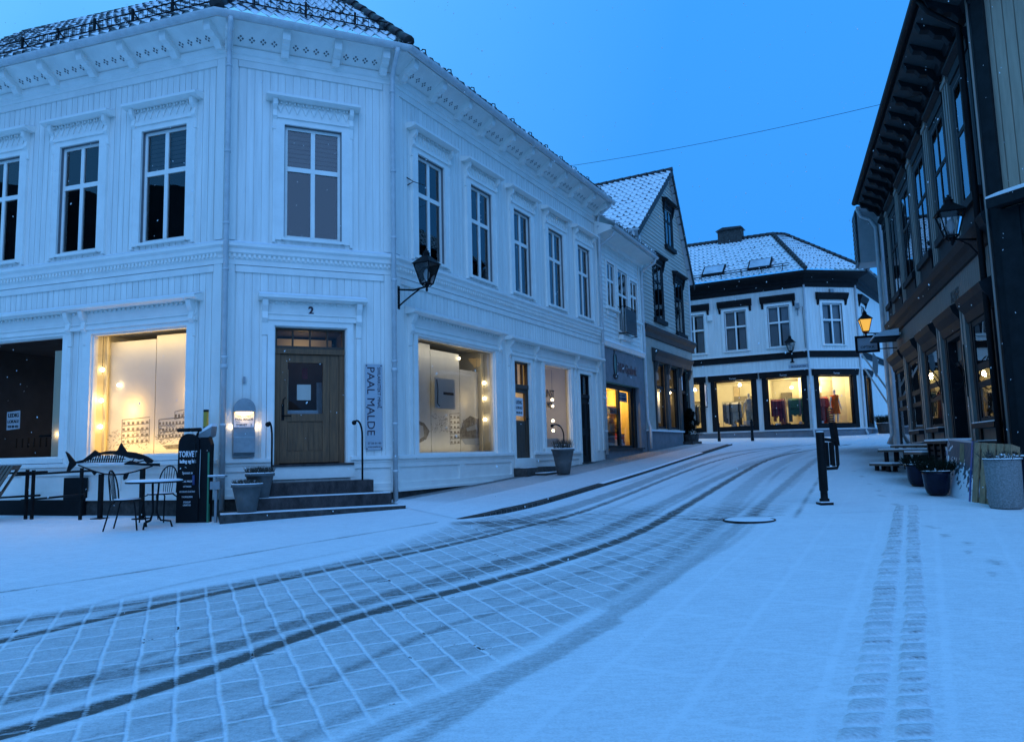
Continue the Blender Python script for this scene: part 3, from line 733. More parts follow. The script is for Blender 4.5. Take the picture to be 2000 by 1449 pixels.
def shopwin(fr, u0, u1, z0, z1, name='shop_window', gl=None):
    m = MB(white2)
    for a, q in ((u0-.13, u0), (u1, u1+.13)): m.box(fr, a, q, z0-.08, z1+.14, -.01, .05)
    m.box(fr, u0, u1, z1, z1+.14, -.01, .05); m.box(fr, u0-.13, u1+.13, z0-.09, z0, -.01, .09)
    m.box(fr, u0, u0+.03, z0, z1, -.10, -.001); m.box(fr, u1-.03, u1, z0, z1, -.10, -.001); m.box(fr, u0+.03, u1-.03, z1-.03, z1, -.10, -.001); m.box(fr, u0+.03, u1-.03, z0, z0+.035, -.10, -.001)
    w = m.build(name, house)
    pane(w, fr, u0+.03, u1-.03, z0+.035, z1-.03, -.05, gl or shopglass)
    return w
def bulbs(fr, u, o, zs, top):
    m = MB(ink); m.tube([fr.P(u, zs[-1]-.1, o), fr.P(u, top, o)], .006, 5); w = m.build('light_string', house)
    for z in zs:
        m = MB(bulb_s); m.ball(fr.P(u, z, o), .042); m.build('bulb', w)
# --- lit window left of the corner: cream display wall with two large prints
s1 = shopwin(FL_, *SHL[0])
i = MB(warmwall); room(i, FL_, -3.02, -.71, 1.68, 4.12, 1.5, warmwall, oak, o=-.101)
UX = lambda x, y, o: FL_.px(x, y, o)[0]
i.use(warmwall); i.box(FL_, -2.96, UX(190, 760, -.3), 1.75, 4.1, -.36, -.32); i.box(FL_, UX(199, 760, -.36), UX(205, 760, -.36), 1.75, 4.1, -.42, -.34)
PB = UX(304, 760, -.45)
i.use(paper); i.box(FL_, UX(206, 760, -.45), PB-.012, 1.70, 3.98, -.47, -.45); i.box(FL_, PB+.012, -.71, 1.70, 4.04, -.46, -.44)
i.build('display_room', house)
bulbs(FL_, UX(198, 780, -.22), -.22, [FL_.px(198, y, -.22)[1] for y in (833, 782, 722)], 4.08)
d = MB(inkg)
def drawn_house(mb, fr, u, z, w, h, o, nx_=6, ny_=3):
    mb.prism(fr, [(u, z), (u+.012, z), (u+.012, z+h), (u, z+h)], o, o+.003); mb.prism(fr, [(u+w-.012, z), (u+w, z), (u+w, z+h), (u+w-.012, z+h)], o, o+.003)
    for k in range(ny_+1): zz_ = z+h*k/ny_; mb.prism(fr, [(u, zz_), (u+w, zz_+.03), (u+w, zz_+.042), (u, zz_+.012)], o, o+.003)
    for j in range(ny_):
        for k in range(nx_):
            a = u+w*(k+.2)/nx_; q = z+h*(j+.25)/ny_; mb.box(fr, a, a+w*.5/nx_, q, q+h*.42/ny_, o, o+.003)
def scribble(mb, fr, u, z, w, h, o, n, r=None):
    r = r or random
    for k in range(n):
        a = u+r.random()*w; q = z+r.random()*h; l = .02+.06*r.random(); t = r.random()*3
        mb.prism(fr, [(a, q), (a+l*math.cos(t), q+l*math.sin(t)*.5), (a+l*math.cos(t), q+l*math.sin(t)*.5+.008), (a, q+.008)], o, o+.003)
q = lambda x, y: FL_.px(x, y, -.44)
ua, za = q(236, 868); ub, zb_ = q(292, 818); drawn_house(d, FL_, ua, za, ub-ua, zb_-za, -.449, 6, 4); scribble(d, FL_, q(210, 870)[0], za-.12, .95, .40, -.449, 130)
ua, za = q(309, 858); ub, zb_ = q(362, 818); drawn_house(d, FL_, ua, za, ub-ua, zb_-za, -.438, 8, 3); drawn_house(d, FL_, ua+(ub-ua)*.6, zb_, (ub-ua)*.35, .14, -.438, 3, 1); scribble(d, FL_, ua-.02, za-.1, ub-ua, .34, -.438, 130); d.prism(FL_, [(ua+.1, za-.12), (ub, za-.10), (ub-.05, za-.2), (ua+.2, za-.19)], -.44, -.436)
d.build('print', house)
pq = lambda x, y, o: FL_.P(*FL_.px(x, y, o), o)
point(house, pq(243, 800, -.22), 9.0, (1, .60, .16), .06); point(house, pq(236, 850, -.25), 2.5, (1, .58, .16), .06); point(house, pq(372, 760, -.2), 9, (1, .62, .2), .06); point(house, pq(198, 780, -.15), 1.6, (1, .7, .34), .05); area(house, FL_.P(-1.87, 4.06, -.20), 2.0, .12, 7, (1, .74, .36), Vector((0, 0, -1))-FL_.n*.35); area(house, FL_.P(-1.87, 1.78, -.20), 2.0, .10, 8, (1, .64, .20), Vector((0, 0, 1))-FL_.n*.5)
lb = MB(bulb_s); lb.ball(pq(232, 752, -.40), .035); lb.build('bulb', house)
# --- dim empty shop at the far left
UX2 = lambda x: FL_.px(x, 780, -.15)[0]
s2 = shopwin(FL_, *SHL[1])
i = MB(dimroom); room(i, FL_, -6.65, -3.63, 1.68, 4.14, 2.6, dimroom, palletd_m, o=-.101)
i.use(warmwall); i.box(FL_, UX2(104), UX2(126), 1.72, 3.85, -.19, -.15); i.use(iron); i.box(FL_, -4.9, -3.99, 2.18, 2.22, -.6, -.56)
for k in range(9): i.box(FL_, -6.3+.17*k, -6.28+.17*k, 2.0, 2.2, -1.2, -1.18)
i.build('display_room', house)
point(house, FL_.P(-5.3, 2.3, -1.9), 4.5, (1, .74, .4), .1); point(house, FL_.P(-3.95, 2.2, -.11), .7, (1, .74, .4), .04)  # added fill light lifting the dim room, plus a small one for the strip
n = thing('paper_notice', 'white paper notice reading LEDIG LOKALE taped inside the dark left shop window', 'notice', FL_.P(-5.1, 2.4, -.07))
m = MB(paleletter); m.prism(FL_, [(-5.18, 2.32), (-4.83, 2.34), (-4.84, 2.70), (-5.19, 2.68)], -.075, -.072); m.build('paper_sheet', n)
text(n, 'lettering', 'LEDIG', FL_, -5.01, 2.575, -.068, .105, ink, bold=.003); text(n, 'lettering', 'LOKALE', FL_, -5.01, 2.46, -.068, .082, ink, bold=.002); text(n, 'lettering', '920 88 432', FL_, -5.01, 2.365, -.068, .062, ink, bold=.002)
# --- corner door
d = MB(oak)
u0, u1, z0, z1 = SHC[0]
d.box(FC, u0+.02, u0+.12, z0+.03, 3.56, -.22, -.13); d.box(FC, u1-.12, u1-.02, z0+.03, 3.56, -.22, -.13); d.box(FC, u0+.02, u1-.02, 3.56, 3.66, -.22, -.10)
door = d.build('door', house)
d = MB(oak)
L0, L1 = u0+.125, u1-.125
d.box(FC, L0, L0+.14, z0+.05, 3.55, -.20, -.15); d.box(FC, L1-.30, L1-.17, z0+.05, 3.55, -.20, -.15); d.box(FC, L1-.165, L1, z0+.05, 3.55, -.20, -.145)
for a, q in ((z0+.05, z0+.26), (2.30, 2.44), (3.40, 3.55)): d.box(FC, L0+.14, L1-.30, a, q, -.20, -.15)
d.box(FC, L0+.14, L1-.30, z0+.26, 2.30, -.19, -.175)
for k in range(7): a = L0+.15+k*.095; d.box(FC, a, a+.085, z0+.28, 2.28, -.176, -.168)
leaf = d.build('door_leaf', door)
pane(leaf, FC, L0+.14, L1-.30, 2.44, 3.40, -.18, glass('door_glass', 1.3))
hd = MB(iron); hd.box(FC, L0+.03, L0+.08, 2.32, 2.62, -.15, -.14); hd.tube([FC.P(L0+.055, 2.40, -.14), FC.P(L0+.055, 2.40, -.08), FC.P(L0+.20, 2.40, -.08)], .013, 6); hd.tube([FC.P(L0+.055, 2.56, -.14), FC.P(L0+.055, 2.70, -.10), FC.P(L0+.10, 2.74, -.10)], .011, 6); hd.build('handle', door)
tr = MB(oakd); frame_rect(tr, FC, u0+.02, u1-.02, 3.665, 4.05, .045, -.20, -.12)
for k in (1, 2, 3): uu = u0+.03+(u1-u0-.06)*k/4; tr.box(FC, uu-.015, uu+.015, 3.71, 4.00, -.19, -.13)
trm = tr.build('transom', door); pane(trm, FC, u0+.06, u1-.06, 3.70, 4.01, -.165, shopglass)
i = MB(dimroom); room(i, FC, u0, u1, z0, z1, 1.6, dimroom, oakd, o=-.221)
i.use(paper); i.box(FC, 1.36, 1.62, 2.72, 3.02, -.50, -.48); i.use(warmwall); i.box(FC, 1.02, 1.24, 2.2, 3.35, -.9, -.86)
i.use(redm); i.box(FC, 1.48, 1.58, 3.15, 3.36, -.7, -.66); i.use(zinc); i.box(FC, 1.15, 1.75, 2.45, 2.52, -.8, -.4); i.box(FC, 1.78, 1.98, 2.3, 3.1, -.9, -.85)
i.use(warmwall); i.box(FC, u0+.1, u1-.1, 3.7, 4.0, -1.2, -1.15)
i.build('entrance_room', house); point(house, FC.P(1.5, 3.75, -.8), 2.2, (1, .68, .36), .08)
m = MB(white2); m.box(FC, u0-.12, u0, z0, z1+.13, -.01, .05); m.box(FC, u1, u1+.12, z0, z1+.13, -.01, .05); m.box(FC, u0, u1, z1, z1+.13, -.01, .05)
m.box(FC, u0, u0+.02, z0, z1, -.22, 0); m.box(FC, u1-.02, u1, z0, z1, -.22, 0); m.box(FC, u0+.02, u1-.02, z1-.012, z1, -.22, 0)
m.box(FC, u0-.12, u1+.12, 1.24, z0-.01, -.2, .06); m.use(stonered); m.box(FC, u0-.02, u1+.12, z0-.01, z0+.028, -.22, .10)
m.build('door_frame', house)
text(house, 'house_number', '2', FC, 1.545, 4.30, .05, .20, darkletter, ext=.012, bold=.006)
# --- street-side shop windows and doors
s3 = shopwin(FR, *SHR[0], gl=glass('shop_glass_street', 1.65))
i = MB(paper); room(i, FR, .68, 3.92, 1.58, 4.1, 1.9, mat('pale_wall', (.50, .48, .42), .9, .08, 2), palletd_m, o=-.101)
VX = lambda x, o: FR.px(x, 800, o)[0]
XR = lambda x, y, o: FR.px(x, y, o)
wp = mat('white_print_paper', (.66, .66, .62), .9, .06, 2)
i.use(wp); i.box(FR, VX(812, -.5), VX(841, -.5), 1.6, 4.05, -.52, -.50); i.box(FR, VX(842, -.5), VX(898, -.5), 1.6, 3.95, -.52, -.50); i.box(FR, VX(899, -.5), VX(945, -.5), 1.6, 3.6, -.52, -.50); i.use(darkwin); i.box(FR, VX(945, -.4), VX(949, -.4), 1.6, 4.05, -.42, -.38); i.use(warmwall); i.box(FR, VX(950, -.35), 3.85, 1.6, 4.05, -.38, -.35)
i.build('display_room', house)
bulbs(FR, VX(947, -.28), -.28, [XR(947, y, -.28)[1] for y in (819, 778, 748)], 4.0)
d = MB(inkg); px_ = lambda l, o=-.5: [FR.px(x, y, o) for x, y in l]
def pp_(l, o): d.prism(FR, px_(l), o, o+.003)
ua, za = XR(842, 845, -.5); scribble(d, FR, ua, za, .75, .42, -.499, 80); ua, za = XR(879, 868, -.5); ub, zb_ = XR(898, 810, -.5); drawn_house(d, FR, ua, za, ub-ua, zb_-za, -.499, 3, 6)
d.use(inkg); pp_([(899, 840), (905, 822), (918, 812), (932, 818), (944, 815), (945, 855), (900, 858)], -.499); d.use(signgrey); pp_([(900, 857), (946, 855), (938, 869), (908, 868)], -.495); d.use(signgrey); pp_([(910, 836), (930, 828), (932, 838), (912, 842)], -.494); d.use(inkg); ua, za = XR(900, 855, -.5); scribble(d, FR, ua, za, .62, .42, -.494, 90)
d.use(inkg); pp_([(813, 820), (828, 826), (839, 842), (832, 858), (813, 868)], -.499); d.use(signgrey); pp_([(815, 828), (826, 832), (828, 852), (815, 860)], -.495)
d.use(wp); ua, za = XR(850, 797, -.3); ub, zb_ = XR(888, 742, -.3); d.box(FR, ua, ub, za, zb_, -.32, -.30); d.use(ink); q1, q2 = XR(866, 768, -.3), XR(886, 765, -.3); d.box(FR, q1[0], q2[0], q1[1]-.03, q1[1]+.03, -.299, -.295); d.tube([FR.P(ua+.06, zb_-.04, -.29), FR.P(ua+.1, zb_-.25, -.29), FR.P(ua+.08, za+.1, -.29), FR.P(ua+.16, za+.05, -.29)], .01, 5)
d.build('print', house)
point(house, FR.P(2.85, 2.35, -.22), 1.6, (1, .80, .50), .08); point(house, FR.P(3.3, 2.9, -.2), 2.2, (1, .74, .38), .06); area(house, FR.P(2.2, 4.04, -.22), 2.8, .14, 6, (1, .90, .70), Vector((0, 0, -1))-FR.n*.35); area(house, FR.P(2.2, 1.68, -.2), 2.8, .10, 3.5, (1, .88, .62), Vector((0, 0, 1))-FR.n*.5)
lb = MB(bulb_s); lb.ball(FR.P(*XR(897, 700, -.45), -.45), .03); lb.build('bulb', house)
def plain_door(u0, u1, z0, z1, zt, dm, lit, fanw=2):
    m = MB(white2); m.box(FR, u0-.11, u0, z0, z1+.12, -.01, .05); m.box(FR, u1, u1+.11, z0, z1+.12, -.01, .05); m.box(FR, u0, u1, z1, z1+.12, -.01, .05)
    m.box(FR, u0, u0+.02, z0, z1, -.13, 0); m.box(FR, u1-.02, u1, z0, z1, -.13, 0); m.box(FR, u0-.11, u1+.11, z0-.26, z0, -.25, .07)
    m.build('door_frame', house)
    d = MB(dm); frame_rect(d, FR, u0+.02, u1-.02, z0, z1, .05, -0.120, -0.040); d.box(FR, u0+.07, u1-.07, zt, zt+.1, -0.120, 0.000)
    for k in range(1, fanw): uu = u0+(u1-u0)*k/fanw; d.box(FR, uu-.02, uu+.02, zt+.1, z1-.05, -0.110, -0.050)
    if lit:
        frame_rect(d, FR, u0+.07, u1-.07, z0+.05, zt, .11, -0.110, -0.050); d.box(FR, u0+.18, u1-.18, z0+.16, z0+.95, -0.100, -0.060)
    else:
        d.box(FR, u0+.07, u1-.07, z0+.05, zt, -0.110, -0.060)
        for a, q in ((z0+.2, z0+.85), (z0+1.0, zt-.15)):
            for b_, e in ((u0+.14, (u0+u1)/2-.03), ((u0+u1)/2+.03, u1-.14)): frame_rect(d, FR, b_, e, a, q, .03, -0.060, -0.040)
    o = d.build('door', house)
    h = MB(iron); h.tube([FR.P(u1-.13, z0+1.0, -.05), FR.P(u1-.13, z0+1.0, .02), FR.P(u1-.25, z0+1.0, .02)], .012, 6); h.build('handle', o)
    pane(o, FR, u0+.07, u1-.07, zt+.1, z1-.05, -0.085, shopglass if lit else clear)
    if lit: pane(o, FR, u0+.18, u1-.18, z0+.95, zt-.11, -0.085, shopglass)
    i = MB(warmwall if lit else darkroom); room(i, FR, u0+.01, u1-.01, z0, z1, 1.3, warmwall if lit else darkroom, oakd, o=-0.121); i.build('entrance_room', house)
    return o
plain_door(*SHR[1], 3.25, oakd, True, 3)
point(house, FR.P(5.2, 3.0, -.8), 9, (1, .70, .26), .1)
nt = thing('paper_notice', 'white LEDIG LOKALE paper on the glass of the lit brown street door', 'notice', FR.P(5.1, 2.6, -.07))
m = MB(paleletter); m.box(FR, 4.99, 5.42, 2.55, 3.02, -.078, -.074); m.build('paper_sheet', nt)
text(nt, 'lettering', 'LEDIG', FR, 5.205, 2.86, -.073, .12, ink, bold=.003); text(nt, 'lettering', 'LOKALE', FR, 5.205, 2.73, -.073, .095, ink, bold=.002); text(nt, 'lettering', '920 88 432', FR, 5.205, 2.61, -.073, .07, ink, bold=.002)
s4 = shopwin(FR, *SHR[2])
i = MB(warmwall); room(i, FR, 6.45, 8.25, 1.66, 4.06, 1.5, mat('buff_wall', (.50, .44, .32), .9, .08, 2), palletd_m, o=-.101)
i.use(zinc); i.box(FR, 6.6, 8.1, 1.7, 2.0, -.9, -.4); i.use(ink); scribble(i, FR, 6.6, 2.0, 1.2, .35, -.6, 40); i.build('display_room', house)
bulbs(FR, 7.62, -.3, [2.22, 2.5, 2.92, 3.1], 3.95)
text(house, 'window_lettering', 'KUNST', FR, 6.85, 3.12, -.045, .30, ink, squeeze=.8, bold=.004); text(house, 'window_lettering', 'NISJE', FR, 6.92, 2.84, -.045, .22, ink, squeeze=.75, bold=.002)
point(house, FR.P(7.4, 3.2, -.8), 7, (1, .76, .42), .1); point(house, FR.P(7.5, 2.3, -.5), 4, (1, .76, .42), .1)
plain_door(*SHR[3], 3.22, blacktrim, False, 2)
# --- gutters and downpipes
gt = MB(zincw)
arc_ = [(.62+.085*math.cos(R_(a)), 9.665+.085*math.sin(R_(a))*1.1) for a in range(180, 361, 20)]
gt.sweep(PATH, [(.53, 9.70)]+arc_+[(.70, 9.672)]+[(.62+.07*math.cos(R_(a)), 9.665+.07*math.sin(R_(a))) for a in range(360, 179, -30)], True)
for fr, a, q in ((FL_, -8.6, 0), (FC, .3, 3.1), (FR, .4, 10.7)):
    for u in np.arange(a, q, .78): gt.prof(fr, [(.62+.093*math.cos(R_(t)), 9.665+.098*math.sin(R_(t))) for t in range(180, 361, 30)]+[(.53, 9.70)], u, u+.03)
gt.build('gutter', house)
def downpipe(fr, u, o, zs):
    m = MB(zincw); m.tube([fr.P(u, 9.58, o+.50), fr.P(u, 9.50, o+.48), fr.P(u, 9.33, o+.2), fr.P(u, 9.2, o+.06), fr.P(u, 9.1, o+.04), fr.P(u, zs, o+.04)], .048, 10)
    for z in (8.85, 7.2, 5.85, 5.0, 3.4, 2.2, 1.3):
        if z > zs: m.tube([fr.P(u, z, o+.04), fr.P(u, z+.05, o+.04)], .058, 10)
    m.tube([fr.P(u, 3.30, o+.04), fr.P(u, 3.22, o+.04)], .062, 10)
    m.build('downpipe', house)
downpipe(FC, .03, .14, .74); downpipe(FC, 3.10, .16, .75); downpipe(FR, 10.55, .10, 1.5)
# --- roof: pantiles under patchy snow, hip tiles and snow guards
def tile_mat(name, cover, k=.9):
    m = bpy.data.materials.new(name); m.use_nodes = True; t = m.node_tree; N = t.nodes; L = t.links; b = N['Principled BSDF']; b.inputs['Roughness'].default_value = .7
    a = N.new('ShaderNodeAttribute'); a.attribute_name = 'lie'
    tc = N.new('ShaderNodeTexCoord'); nz = N.new('ShaderNodeTexNoise'); nz.inputs['Scale'].default_value = 3.1; nz.inputs['Detail'].default_value = 5; L.new(tc.outputs['Object'], nz.inputs[0])
    ad = N.new('ShaderNodeMath'); ad.operation = 'MULTIPLY_ADD'; L.new(nz.outputs[0], ad.inputs[0]); ad.inputs[1].default_value = k; L.new(a.outputs['Fac'], ad.inputs[2])
    rp = N.new('ShaderNodeValToRGB'); rp.color_ramp.elements[0].position = cover; rp.color_ramp.elements[1].position = min(1, cover+.10)
    rp.color_ramp.elements[0].color = (.02, .021, .024, 1); rp.color_ramp.elements[1].color = (.82, .84, .86, 1)
    L.new(ad.outputs[0], rp.inputs[0]); L.new(rp.outputs[0], b.inputs['Base Color']); MATS[name] = m; return m
def tiles(name, parent, corner, m, tw=.24, th=.34, amp=.035, sub=6):
    """corner(s, t): point on the roof plane, s across (0-1), t up the slope (0-1); S, T lengths in metres"""
    A, B, C_, D = corner; Sx = (B-A).length; T = ((C_+D)/2-(A+B)/2).length; nu = max(1, round(Sx/tw)); nv = max(1, round(T/th))
    nrm = (B-A).cross(D-A).normalized(); V, F, lie = [], [], []; n = nu*sub+1
    for j in range(nv):
        for e, lift in ((0.0, .035), (1.0, .0)):
            t = (j+e)/nv
            p = A+(D-A)*t; q = B+(C_-B)*t
            for i in range(n):
                ph = 2*math.pi*i/sub; h = amp*(math.sin(ph)*.8+.3*math.sin(2*ph)); V.append(tuple(p+(q-p)*(i/(n-1)) + nrm*(h+lift)))
                lie.append((.30 if e > .5 else .02) + .28*(math.sin(ph) < .3) * (1 if e > .5 else .2))
    for r in range(2*nv-1):
        for i in range(n-1): k = r*n+i; F.append((k, k+1, k+n+1, k+n))
    off = rootloc(parent); me = bpy.data.meshes.new(name); me.from_pydata([(v[0]-off.x, v[1]-off.y, v[2]-off.z) for v in V], [], F)
    at = me.attributes.new('lie', 'FLOAT', 'POINT'); at.data.foreach_set('value', np.array(lie, dtype=np.float32)); me.materials.append(m)
    o = bpy.data.objects.new(name, me); COL.objects.link(o); o.parent = parent; return o
def off_path(o, z, sl, back):
    return [b+n*(o*s) + Vector((0, 0, z)) for b, n, s in PATH], [b+n*((o-back)*s)+Vector((0, 0, z+back*sl)) for b, n, s in PATH]
lo, hi = off_path(.60, 9.73, .95, 3.8)
hi[1] = (hi[1]+hi[2])/2; hi[2] = hi[1]
TM = tile_mat('snowy_old_tiles', .55)
for k in range(3):
    up = hi[k+1] if k != 2 else hi[3]; t = tiles('roof', house, (lo[k], lo[k+1], hi[k+1], hi[k]), TM)
hp = MB(tiled)
for k in (1, 2):
    a, q = lo[k], hi[k]; n = 14
    for j in range(n):
        p0 = a+(q-a)*(j/n)+Vector((0, 0, .05)); p1 = a+(q-a)*((j+1.08)/n)+Vector((0, 0, .05)); hp.tube([p0, p1], .125, 10, .10)
hp.build('hip_tiles', house)
sg_ = MB(iron)
for k, (fr, a, q) in enumerate(((FL_, -9, -.15), (FC, .15, 3.0), (FR, .2, 10.7))):
    o, z = .22, 10.16
    if fr is not FR:
      for dz in (0, .17): sg_.tube([fr.P(a, z+dz, o), fr.P(q, z+dz, o)], .013, 5)
      for u in np.arange(a+.05, q, .11): sg_.tube([fr.P(u, z, o), fr.P(u, z+.17, o)], .006, 4)
    for u in np.arange(a+.3, q, .95):
        if fr is FR: h_ = MB(iron); h_.tube([fr.P(u, z-.30, o+.28), fr.P(u, z-.17, o+.27), fr.P(u, z-.14, o+.20), fr.P(u, z-.2, o+.12)], .014, 5); h_.build('snow_hook', house); continue
        sg_.box(fr, u-.02, u+.02, z-.13, z+.24, o-.02, o+.02); sg_.tube([fr.P(u, z+.2, o), fr.P(u, z+.02, o-.28)], .014, 5)
sg_.build('snow_guard', house)

# ================================================================= SMALL WHITE SHOP HOUSE
sh = thing('small_white_house', 'small white clapboard house with a blue-grey shopfront sign and a little iron balcony', 'house', FS.P(0, 0) + Vector((0, 0, 1.3)))
SW = [(.70, 1.45, 6.42, 7.95), (1.78, 2.80, 5.72, 7.92), (3.10, 3.92, 6.36, 7.78)]
w = MB(white)
boards_h(w, FS, lambda z: (-.02, 4.3), 5.25, 8.55, [(a-.001, b+.001, p, q) for a, b, p, q in SW], .15, .02)
w.box(FS, -.02, .10, 5.25, 8.55, -.02, .05); w.box(FS, 4.16, 4.30, 5.25, 8.55, -.02, .05); w.build('wall', sh)
for k, (a, b, p, q) in enumerate(SW):
    wd = window(sh, FS, a, b, p, q, white2, split=.60, cas=.10, sash=.045, fl=.05)
    if k != 1:
        m = MB(white2); m.box(FS, a-.16, b+.16, p-.12, p-.05, -.02, .14); m.box(FS, a-.10, b+.10, p-.30, p-.12, -.02, .05); m.build('window_sill', wd)
bc_ = MB(iron)
for z in (5.62, 6.55): bc_.tube([FS.P(1.70, z, .02), FS.P(1.70, z, .30), FS.P(2.88, z, .30), FS.P(2.88, z, .02)], .016, 6)
for k in range(11): u = 1.75+1.08*k/10; bc_.tube([FS.P(u, 5.62, .30), FS.P(u, 6.55, .30)], .009, 5)
bc_.use(zinc); bc_.box(FS, 1.74, 2.84, 5.66, 6.5, .26, .285); bc_.use(white2); bc_.box(FS, 1.74, 2.84, 5.42, 5.58, -.02, .16); bc_.box(FS, 1.84, 2.74, 5.2, 5.42, -.02, .08)
bc_.build('balcony', sh)
c = MB(white2); c.prof(FS, [(0, 8.50), (.08, 8.52), (.12, 8.62), (.55, 8.72), (.60, 8.72), (.60, 8.84), (0, 9.1)], -.25, 4.55); c.build('cornice', sh); c = MB(white2); c.prof(FS, [(-.02, 5.0), (.10, 5.02), (.14, 5.16), (.06, 5.25), (-.02, 5.25)], -.02, 4.3)
c.use(snow); c.prof(FS, [(.04, 5.252), (.14, 5.17), (.14, 5.18), (.04, 5.266)], 0, 4.3); c.build('string_course', sh)
c = MB(zincw); pr = [(.66+.075*math.cos(R_(a)), 8.84+.075*math.sin(R_(a))) for a in range(180, 361, 20)]
for a, b in zip(pr, pr[1:]): c.face([FS.P(-.3, a[1], a[0]), FS.P(4.6, a[1], a[0]), FS.P(4.6, b[1], b[0]), FS.P(-.3, b[1], b[0])], True)
c.build('gutter', sh)
dp = MB(zincw); dp.tube([FS.P(4.42, 8.80, .64), FS.P(4.42, 8.62, .60), FS.P(4.36, 8.35, .12), FS.P(4.36, 8.1, .08), FS.P(4.36, 2.75, .08), FS.P(4.34, 2.6, .12), FS.P(4.2, 2.40, .22), FS.P(4.2, 1.65, .22)], .055, 10)
dp.build('downpipe', sh); dp = MB(zincw); dp.tube([FS.P(.02, 8.7, .6), FS.P(.02, 8.55, .5), FS.P(.0, 8.3, .1), FS.P(-.05, 7.9, .06)], .045, 8); dp.build('downpipe', sh)
TS = tile_mat('snowy_tiles', .25, .42)
tiles('roof', sh, (FS.P(-.3, 8.93, .68), FS.P(4.62, 8.93, .68), FS.P(4.62, 12.1, -4.2), FS.P(-.3, 12.1, -4.2)), TS, .26, .36)
# shopfront
DOORZ = 1.66
w = MB(plasterd)
boards_v(w, FS, -.02, 4.3, 3.86, 5.0, [], 9, .01, .001, .03)
for a, b in ((3.66, 4.30),): w.box(FS, a, b, 1.0, 3.86, -.4, .03)
w.box(FS, -.02, 3.66, 1.0, DOORZ-.02, -.4, .06); w.use(stone); w.box(FS, -.02, 3.72, DOORZ-.02, DOORZ+.03, -.3, .14)
w.build('shopfront', sh)
fm = MB(darkwin)
for a, b in ((.06, .14), (.58, .72), (1.98, 2.14), (3.30, 3.42)): fm.box(FS, a, b, DOORZ+.03, 3.80, -.30, -.20)
fm.box(FS, .06, 3.42, 3.70, 3.86, -.30, -.18); fm.box(FS, .06, 3.42, DOORZ+.03, DOORZ+.12, -.30, -.20); fm.box(FS, 3.42, 3.655, DOORZ+.03, 3.86, -.32, -.12)
fo = fm.build('shop_window', sh)
for a, b in ((.14, .58), (.72, 1.98), (2.14, 3.30)): pane(fo, FS, a, b, DOORZ+.12, 3.70, -.25, shopglass)
i = MB(mat('yellow_wall', (.85, .62, .20), .85, .06, 2)); room(i, FS, .02, 3.6, DOORZ-.02, 3.86, 1.15, MATS['yellow_wall'], pallet_m, o=-.301)
i.use(pallet_m)
for z in (2.35, 2.62, 2.95, 3.2): i.box(FS, 1.1, 3.55, z, z+.03, -1.1, -.85)
i.use(redm); i.box(FS, 2.5, 3.2, DOORZ, 2.2, -.75, -.45); i.use(paleletter); i.box(FS, 2.6, 3.0, 1.85, 2.0, -.45, -.44); i.box(FS, .16, .5, 1.8, 2.2, -.6, -.4); i.box(FS, 2.2, 2.6, DOORZ, 2.0, -.7, -.4); i.use(redm); i.box(FS, .2, .42, 2.3, 2.9, -.8, -.7)
i.use(oak)
for k in range(14):
    u = 1.15+.16*k; z = random.choice((2.38, 2.65, 2.98)); i.box(FS, u, u+.09, z, z+random.uniform(.08, .2), -1.05, -.9)
i.build('shop_room', sh)
point(sh, FS.P(1.5, 3.5, -.75), 60, (1, .70, .20), .15); point(sh, FS.P(2.9, 3.4, -.75), 30, (1, .70, .28), .15)
sgn = MB(signgrey); sgn.box(FS, .74, 1.96, 2.86, 3.08, -.27, -.262); so_ = sgn.build('window_sign', sh); text(sh, 'window_lettering', 'MHS GJENBRUK', FS, 1.35, 2.92, -.26, .13, ink, squeeze=.85, bold=.003)
for a, b in ((.15, .56), (2.20, 3.1)):
    pp = MB(paleletter); pp.box(FS, a, b, 3.32, 3.66, -.27, -.264); pp.use(mat('blue_ink', (.04, .09, .3), .6)); pp.box(FS, a+.05, b-.05, 3.40, 3.46, -.264, -.261); pp.box(FS, a+.05, b-.2, 3.52, 3.55, -.264, -.261); pp.build('window_poster', sh)
text(sh, 'shop_lettering', 'MHS Gjenbruk', FS, 2.42, 4.28, .034, .44, darkletter, squeeze=.72, ext=.012, bold=.006)
em = MB(mat('emblem_green', (.10, .22, .20), .6, .1)); el = [(1.12+.13*math.cos(R_(a)), 4.50+.36*math.sin(R_(a))) for a in range(0, 360, 20)]; em.prism(FS, el, .031, .045); em.use(ink)
em.tube([FS.P(1.12+.15*math.cos(R_(a)), 4.50+.39*math.sin(R_(a)), .05) for a in range(100, 440, 20)], .022, 5); em.tube([FS.P(1.12+.19*math.cos(R_(a)), 4.12+.10*math.sin(R_(a)), .05) for a in range(170, 371, 20)], .03, 5); em.box(FS, 1.06, 1.16, 4.88, 4.98, .03, .05)
em.build('shop_emblem', sh)
st = thing('wood_stove', 'arched brown wood stove glowing behind the small shop door', 'stove', FS.P(1.55, DOORZ, -.45))
m = MB(oak); arch = [(1.12, DOORZ+.12), (1.96, DOORZ+.12), (1.96, 2.42)]+[(1.54+.42*math.cos(R_(a)), 2.42+.34*math.sin(R_(a))) for a in range(20, 161, 20)]+[(1.12, 2.42)]
m.prism(FS, arch, -.62, -.36); m.build('body', st); m = MB(ink); m.prism(FS, [(1.26, DOORZ+.3), (1.82, DOORZ+.3), (1.82, 2.38)]+[(1.54+.28*math.cos(R_(a)), 2.38+.22*math.sin(R_(a))) for a in range(20, 161, 20)]+[(1.26, 2.38)], -.36, -.345); m.build('stove_door', st)
m = MB(iron)
for u in (1.16, 1.86): m.box(FS, u, u+.06, DOORZ, DOORZ+.12, -.6, -.4)
m.build('base', st)

